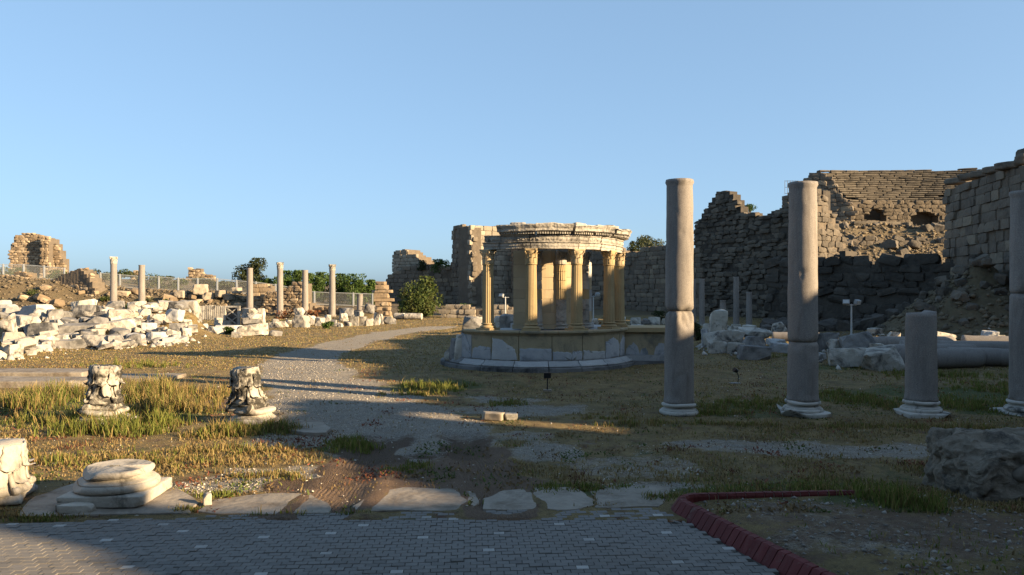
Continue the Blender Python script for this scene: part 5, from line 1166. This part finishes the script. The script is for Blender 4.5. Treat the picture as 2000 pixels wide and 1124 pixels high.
for i, px in enumerate((20, 60, 108, 200, 228, 262, 300, 330, 350)):
    D = 92 + (i % 3) * 3; X = xa(px, D); z = zgs(X, D); bush('low_shrub', f'low scrubby bush behind the left fence, {ORD[i]} from left', 'shrub', X, D, z, 1.7, 1.2, (1.5, 1.3, 1.2, 1.5, 1.6, 1.6, 1.7, 1.5, 1.4)[i], 'leaf_olive' if i % 2 else 'leaf_mix', 700, .15, 50 + i, .1, 'scrub behind the left fence', 7, .6)
D = 104; bush('wall_shrub', 'green shrub growing on the long wall beside the square tower', 'shrub', xa(858, D), D, za(533, D), 1.5, 1.2, 1.75, 'leaf_bright', 900, .14, 70, .1)
bush('wall_shrub', 'dark shrub on the long wall right of the jagged tower', 'shrub', xa(822, 108), 108, za(528, 108), 1.0, 1.0, 1.3, 'leaf_dark', 500, .14, 71, .1)
D = 100; bush('olive_tree', 'grey-green olive crown above the wall left of the cracked column', 'tree', xa(1272, D), D, za(500, D), 2.3, 2, 2.7, 'leaf_olive', 2600, .14, 72, .15, lobes=12)
bush('olive_tree', 'dark small tree between temple entablature and olive crown', 'tree', xa(1238, 96), 96, za(500, 96), 1.2, 1.2, 1.8, 'leaf_dark', 1200, .14, 73, .15)
D = 73; bush('wall_shrub', 'small green shrub growing beside the theatre gable ruin', 'shrub', xa(1464, D), D, za(416, D), .8, .6, .8, 'leaf_bright', 420, .09, 74, .1)
for i, (px, py, D, rx, h, mt_, lab) in enumerate(((905, 590, 72, 1.1, 1.2, 'leaf_bright', 'green weeds at the foot of the square tower'), (875, 596, 73, 1.1, 1.0, 'leaf_mix', 'mixed weeds between round bush and low wall'), (930, 600, 72, 1.0, .7, 'leaf_rust', 'rust red dry weeds behind the low wall'), (1158, 622, 56, .8, .5, 'leaf_rust', 'red dry weeds seen between temple columns'), (560, 612, 70, 1.7, .8, 'leaf_rust', 'rusty weeds around the capped column by the rubble wall'), (610, 612, 70, 1.5, .7, 'leaf_rust', 'rusty weeds right of the rubble wall'), (640, 640, 52, .5, .45, 'leaf_bright', 'small green tuft among the marble chunks'), (445, 652, 46, .4, .35, 'leaf_bright', 'small green tuft below the lattice panel'), (1290, 615, 60, .8, .9, 'leaf_dark', 'dark shrub left of the cracked column behind pedestal wing'), (1360, 672, 38, .5, .8, 'leaf_dark', 'small dark bush right of the cracked granite column'))):
    X = xa(px, D); bush('weed_clump', lab, 'weeds', X, D, zgs(X, D), rx, rx * .6, h, mt_, 420, .10, 90 + i, .05, None, 6, .9)

for i, (px, D) in enumerate(((15, 80), (60, 82), (98, 79.5), (165, 81), (205, 82), (250, 80.5), (292, 82), (330, 81), (368, 81.5))):
    X = xa(px, D); bush('bank_weeds', f'dry green weeds on the left earth bank, {ORD[i]} from left', 'weeds', X, D, zgs(X, D) - .05, rnd.uniform(.8, 1.5), .7, rnd.uniform(.4, .9), ('leaf_olive', 'leaf_mix', 'leaf_bright')[i % 3], 360, .10, 120 + i, .05, 'weeds on the left bank', 6, .9)

# ------------------------------------------------------------------ grass, gravel, rubble
def blades(name, X, Y, hgt, col, wid, seed, label, lean=.35):
    n = len(X); rs = np.random.RandomState(seed); Z = zg(X, Y); a_ = rs.rand(n) * 6.28; ln = hgt * lean * (rs.rand(n) + .15); b_ = rs.rand(n) * 6.28
    dx, dy = np.cos(a_) * wid / 2, np.sin(a_) * wid / 2; lx, ly = np.cos(b_) * ln, np.sin(b_) * ln
    V = np.stack([np.stack([X - dx, Y - dy, Z - .01], 1), np.stack([X + dx, Y + dy, Z - .01], 1), np.stack([X + dx * .7 + lx * .35, Y + dy * .7 + ly * .35, Z + hgt * .6], 1), np.stack([X - dx * .7 + lx * .35, Y - dy * .7 + ly * .35, Z + hgt * .6], 1), np.stack([X + lx, Y + ly, Z + hgt], 1)], 1)
    me_ = bpy.data.meshes.new(name); me_.vertices.add(n * 5); me_.vertices.foreach_set('co', V.astype(np.float32).ravel())
    o5 = np.arange(n)[:, None] * 5; li = np.concatenate([o5 + np.array([[0, 1, 2, 3]]), o5 + np.array([[3, 2, 4]])], 1).ravel()
    me_.loops.add(n * 7); me_.loops.foreach_set('vertex_index', li.astype(np.int32)); me_.polygons.add(n * 2)
    st = (np.arange(n)[:, None] * 7 + np.array([[0, 4]])).ravel(); me_.polygons.foreach_set('loop_start', st.astype(np.int32)); me_.update(calc_edges=True)
    c4 = np.concatenate([np.repeat(col * .64, 5, axis=0), np.ones((n * 5, 1))], 1); at = me_.color_attributes.new('Col', 'FLOAT_COLOR', 'POINT'); at.data.foreach_set('color', c4.astype(np.float32).ravel())
    return tag(link(name, me_, M['grass']), label, 'grass', kind='stuff')
rs = np.random.RandomState(3)
def cand(n, d0, d1, pw=1.6):
    D = d0 * (d1 / d0) ** (rs.rand(n) ** pw); X = (rs.rand(n) * 2 - 1) * .74 * D; return X, D
def onpave(X, Y): return ((Y < edgeY(X) + .03) & (X < kerbX(Y) + .05)) | ((X > 1.85) & (X < 5.05) & (Y > 9.95) & (Y < 10.02)) | ((X > 1.8) & (X < kerbX(Y) + .24) & (Y < 10)) | ((np.abs(Y - (10.08 + (X - 2.45) * .13) + .11) < .16) & (X > 2.1) & (X < 5.0))
def ontemple(X, Y): return (np.hypot(X - TC[0], Y - TC[1]) < 3.72) | ((X > 3.5) & (X < 7.5) & (np.abs(Y - 28.9) < 1.2))
BLK = [[gp(*p) for p in q_] for q_ in ([(40,1012),(60,975),(150,945),(320,938),(385,985),(372,1004)], [(415,990),(455,972),(520,966),(618,976),(622,1006),(440,1002)], [(700,985),(740,962),(880,958),(918,978),(905,999),(705,997)], [(985,965),(1060,954),(1158,960),(1158,990),(965,996)], [(1162,962),(1230,952),(1300,952),(1284,988),(1166,985)])]
def clear(X, Y):
    k = ~onpave(X, Y) & ~ontemple(X, Y)
    for q_ in BLK: k &= ~inpoly(X, Y, q_)
    k &= ~((np.abs(X - 8.05) < 2.15) & (np.abs(Y - 10.35) < .65)) & ~((np.hypot(X + 5.26, Y - 10.28) < .6)) & ~(np.hypot(X + 6.6, Y - 10.1) < .45)
    return k
def dry(n, f): 
    a_ = np.array([.40, .285, .115]); b_ = np.array([.20, .135, .06]); c_ = np.array([.50, .38, .18]); t1 = rs.rand(n, 1); return (a_ * (1 - t1) + np.where(rs.rand(n, 1) < .5, b_, c_) * t1) * (.7 + .5 * rs.rand(n, 1))
def green(n):
    a_ = np.array([.135, .185, .03]); b_ = np.array([.29, .30, .07]); t1 = rs.rand(n, 1); return (a_ * (1 - t1) + b_ * t1) * (.7 + .5 * rs.rand(n, 1))
# short dry turf
X, Y = cand(230000, 9.3, 34, 1.35); c0, c1, c2, c3 = cover(X, Y); nz = n2(X, Y, 1.1, 61, 3); keep = clear(X, Y) & (rs.rand(len(X)) < np.clip(.34 + nz * 1.2 - 1.0 * c0 - 1.3 * c1, 0.04, 1) * np.clip(12 / Y, .35, 1)); X, Y = X[keep], Y[keep]; gsel = cover(X, Y)[2]
col = np.where((rs.rand(len(X)) < gsel * .8 + .08)[:, None], green(len(X)), dry(len(X), 1)); rust = n2(X, Y, .9, 66, 2) > .35; col = np.where((rust & (rs.rand(len(X)) < .5))[:, None], np.array([[.17, .075, .045]]) * (.7 + .6 * rs.rand(len(X), 1)), col)
blades('dry_grass', X, Y, .018 + .045 * rs.rand(len(X)) ** 2.5 * (1 + 1.2 * np.clip(nz[keep], 0, 1)), col, .012 + .004 * rs.rand(len(X)) + Y * .0004, 1, 'short dry grass covering the open ground', .9)
X, Y = cand(120000, 26, 72, .8); c0, c1, c2, c3 = cover(X, Y); nz = n2(X, Y, .6, 63, 3); keep = clear(X, Y) & (zg(X, Y) < .25) & (rs.rand(len(X)) < np.clip(.8 + nz * .7 - 1.2 * c0 - c1, .02, 1)); X, Y = X[keep], Y[keep]
blades('dry_turf', X, Y, .02 + .035 * rs.rand(len(X)), np.where((rs.rand(len(X)) < .12)[:, None], green(len(X)), dry(len(X), 1)), .02 + Y * .0006, 9, 'short golden dry turf on the far side of the square', .9)
# tall grass patches: px, py, radius x, radius y, height, count, greenness
PX, PY, PH, PC = [], [], [], []
for (px, py, rx, ry, h, n, gnn) in ((40,790,1.8,1.6,.36,1872,0.56),(120,825,1.5,.9,.30,1368,0.60),(110,770,1.3,1.3,.42,1296,0.52),(285,775,1.0,1.2,.55,1872,0.41),(330,800,1.3,1.1,.45,1728,0.34),(270,830,1.1,.6,.36,1500,.75),(400,775,1.2,1.2,.34,1300,.15),(200,845,1.5,.5,.32,1800,.85),(480,845,.9,.45,.28,1300,.7),(545,842,.8,.35,.24,800,.5),(430,850,.8,.5,.25,800,.4),(690,872,.55,.45,.2,700,.85),(660,865,.4,.3,.18,350,.8),(850,757,1.1,.9,.28,1400,.85),(810,770,1.2,.6,.18,700,.5),(990,790,.7,.4,.2,500,.6),(1385,808,.9,.5,.16,900,.6),(1440,795,1.6,1.4,.14,1500,.55),(1500,790,1.2,1.2,.12,1000,.5),(1640,775,1.1,1.6,.17,1700,.7),(1720,790,1.1,1.3,.15,1300,.5),(1870,790,1.4,1.6,.18,2200,.75),(1950,760,1.6,2.2,.18,2000,.7),(1180,815,1.0,.6,.12,500,.2),(1130,955,.8,.25,.10,900,.8),(1600,960,1.8,.3,.09,1200,.6),(1720,985,.55,.4,.24,700,.75),(1780,1000,.5,.3,.28,500,.7),(1350,975,.8,.15,.12,500,.6),(560,1013,.75,.08,.09,900,.85),(640,1008,.5,.06,.10,500,.8),(75,1014,.4,.07,.06,500,.6),(365,998,.22,.1,.10,250,.6),(420,968,.3,.15,.10,300,.9),(500,880,1.4,.5,.16,1100,.25),(300,900,1.8,.8,.14,1600,.3),(120,900,1.5,.8,.12,1200,.4),(250,960,.8,.3,.12,600,.4),(520,930,1.0,.4,.12,700,.3),(800,915,.4,.4,.10,500,.75),(1240,830,1.2,.3,.14,500,.25),(1450,830,2.0,.3,.10,900,.3),(1700,835,2.0,.3,.10,1000,.3),(1900,840,1.5,.3,.12,700,.3),(1560,700,2.,1.,.2,600,.6),(1730,722,1.2,.5,.2,500,.7),(1850,735,2.5,1.0,.25,1300,.7),(260,715,2.5,1.2,.3,900,.7)):
    x, y = gp(px, py); a_ = rs.rand(n) * 6.28; q_ = np.sqrt(-np.log(1 - rs.rand(n) * .97)) * .62; tu = rs.randn(n, 2) * .03
    m_ = max(3, n // 14); ti = rs.randint(0, m_, n); xx, yy = x + rx * (q_ * np.cos(a_))[:m_][ti] + rs.randn(n) * .05, y + ry * (q_ * np.sin(a_))[:m_][ti] + rs.randn(n) * .05; q_ = q_[:m_][ti]; th_ = (.35 + .9 * rs.rand(m_) ** 1.5)[ti]; f_ = np.clip(1.1 - q_ * .45, .3, 1) * (1 + .5 * n2(xx, yy, 1.8, 71, 2)); g_ = rs.rand(n) < gnn
    PX.append(xx); PY.append(yy); PH.append(h * f_ * th_ * (.4 + .8 * rs.rand(n))); PC.append(np.where(g_[:, None], green(n), dry(n, 1) * np.array([[1.0, 1.0, .9]])))
X, Y, Hh, Cc = map(np.concatenate, (PX, PY, PH, PC)); k = ~onpave(X, Y) | (Y > edgeY(X) - .12); k &= ~((np.abs(X - 8.05) < 2.1) & (np.abs(Y - 10.35) < .6)) & (np.hypot(X - TC[0], Y - TC[1]) > 3.7); k &= ~((np.hypot(X + 5.26, Y - 10.28) < .6))
X, Y, Hh, Cc = X[k], Y[k], np.maximum(Hh[k], .03), Cc[k]; blades('tall_grass', X, Y, Hh, Cc, .010 + .006 * rs.rand(len(X)) + Y * .0003, 2, 'tall green and yellowing grass in patches', .55)
X, Y = cand(52000, 9.3, 26, 1.1); nz = n2(X, Y, 1.4, 64, 3); keep = clear(X, Y) & (nz > .12) & (rs.rand(len(X)) < np.clip(nz * 1.6, 0, 1)); X, Y, nz = X[keep], Y[keep], nz[keep]; hue = n2(X, Y, .8, 69, 2)
col = np.where((hue > .1)[:, None], np.array([[.27, .10, .06]]), np.where((hue < -.25)[:, None], np.array([[.13, .17, .045]]), np.array([[.30, .20, .095]]))) * (.55 + .8 * rs.rand(len(X), 1))
blades('ground_weeds', X, Y, .012 + .035 * rs.rand(len(X)), col, .02 + .03 * rs.rand(len(X)), 11, 'low creeping weeds, rusty and green, on the bare ground', 2.2)
def pebbles(name, label, X, Y, S, mat, seed, sink=.25, zoff=None):
    n = len(X); r_ = np.random.RandomState(seed); base = np.array([(1,0,0),(0,1,0),(-1,0,0),(0,-1,0),(0,0,.7),(0,0,-.7)], float); fc = np.array([(0,1,4),(1,2,4),(2,3,4),(3,0,4),(1,0,5),(2,1,5),(3,2,5),(0,3,5)])
    V = base[None] * (.6 + .8 * r_.rand(n, 6, 1)) * S[:, None, None] + r_.randn(n, 6, 3) * S[:, None, None] * .18; a_ = r_.rand(n) * 6.28; ca, sa = np.cos(a_)[:, None], np.sin(a_)[:, None]
    Z = zg(X, Y) + S * .4 - S * sink
    W_ = np.stack([V[:, :, 0] * ca - V[:, :, 1] * sa + X[:, None], V[:, :, 0] * sa + V[:, :, 1] * ca + Y[:, None], V[:, :, 2] + Z[:, None]], 2)
    me_ = bpy.data.meshes.new(name); me_.vertices.add(n * 6); me_.vertices.foreach_set('co', W_.astype(np.float32).ravel()); fi = (np.arange(n)[:, None, None] * 6 + fc[None]).ravel(); me_.loops.add(n * 24); me_.loops.foreach_set('vertex_index', fi.astype(np.int32)); me_.polygons.add(n * 8); me_.polygons.foreach_set('loop_start', np.arange(0, n * 24, 3, dtype=np.int32)); me_.update(calc_edges=True)
    ta = me_.attributes.new('tint', 'FLOAT', 'POINT'); ta.data.foreach_set('value', np.repeat(r_.rand(n) ** 1.6, 6).astype(np.float32)); return tag(link(name, me_, M[mat]), label, 'gravel', kind='stuff')
X, Y = cand(170000, 9.3, 30, 1.2); c0, c1_ = cover(X, Y)[:2]; c0 = c0 - c1_; nz = n2(X, Y, 2.2, 81, 3) - c1_ * .5; keep = clear(X, Y) & (rs.rand(len(X)) < np.clip(c0 * .9 + nz * .5 - .25, .014, .8)); X, Y = X[keep], Y[keep]
pebbles('gravel', 'pale limestone gravel strewn over the track and bare earth', X, Y, (.005 + .017 * rs.rand(len(X)) ** 3.5) * (1 + .01 * Y), 'pebble', 4)
X = rs.uniform(2.3, 7.5, 9000); Y = rs.uniform(5.5, 10.3, 9000); k = (X > kerbX(Y) + .3) & clear(X, Y) & (rs.rand(9000) < np.clip(.5 + n2(X, Y, 1.5, 91, 3), .08, 1)); X, Y = X[k], Y[k]
pebbles('bed_gravel', 'loose stones and pebbles strewn over the bed inside the red kerb', X, Y, .006 + .03 * rs.rand(len(X)) ** 5, 'pebble_dim', 12)
n = 2600; X = rs.uniform(2.5, 7.5, n); Y = rs.uniform(6.5, 10.3, n); k = (X > kerbX(Y) + .3) & clear(X, Y) & (n2(X, Y, 1.2, 95, 3) > .1); X, Y = X[k], Y[k]
blades('bed_weeds', X, Y, .02 + .07 * rs.rand(len(X)) ** 2, np.where((rs.rand(len(X)) < .6)[:, None], green(len(X)), dry(len(X), 1)), .012 + .012 * rs.rand(len(X)), 13, 'sparse weeds on the bed inside the red kerb', 1.0)
# rubble
n = 3600; X = xa(rs.uniform(-40, 560, n), 80); Y = rs.uniform(76.5, 87, n); X = X / 80 * Y; pebbles('bank_rubble', 'brown rubble strewn over the left earth bank', X, Y, .06 + .22 * rs.rand(n) ** 3, 'rubble', 5)
n = 4200; px_ = rs.uniform(1510, 1870, n); Y = rs.uniform(60, 89, n); X = (px_ - 1000) / F * Y; pebbles('slope_rubble', 'brown rubble strewn over the slope under the theatre seats', X, Y, .08 + .30 * rs.rand(n) ** 2.5, 'rubble', 6)
n = 1500; a_ = rs.rand(n) * 6.28; q_ = 6 * np.sqrt(rs.rand(n)); X, Y = 27.5 + q_ * np.cos(a_), 45 + 1.2 * q_ * np.sin(a_); k = Y < 47.5; X, Y = X[k], Y[k]; pebbles('heap_rubble', 'small grey rubble between stones of the heap under the high wall', X, Y, .06 + .2 * rs.rand(len(X)) ** 2, 'rubble', 7)
sp = np.array(SUPPORT); i_ = rs.randint(0, len(sp), 900); X = sp[i_, 0] + rs.randn(900) * .8; Y = sp[i_, 1] + rs.randn(900) * .8; k = clear(X, Y); pebbles('marble_rubble', 'small white marble rubble between the larger blocks', X[k], Y[k], .04 + .16 * rs.rand(k.sum()) ** 2.5, 'rubble_w', 8)
# a dead leaf on the pavement
x, y = gp(1318, 1022); b = MB(); V = []; 
for j in range(7):
    t_ = j / 6; w_ = .045 * math.sin(math.pi * min(t_ * 1.05, 1)) + .003; V += [(-w_, (t_ - .5) * .17, .025 + .02 * math.sin(t_ * 5)), (0, (t_ - .5) * .17, .012 + .015 * math.sin(t_ * 4)), (w_, (t_ - .5) * .17, .03 + .015 * math.cos(t_ * 5))]
b.add(V, [(j*3 + i, j*3 + i + 1, j*3 + i + 4, j*3 + i + 3) for j in range(6) for i in range(2)]); tag(b.build('dead_leaf', M['deadleaf'], None, True, (x, y, .0), (0, 0, 1.2)), 'curled brown dead leaf lying on the pavement near the red kerb', 'leaf')
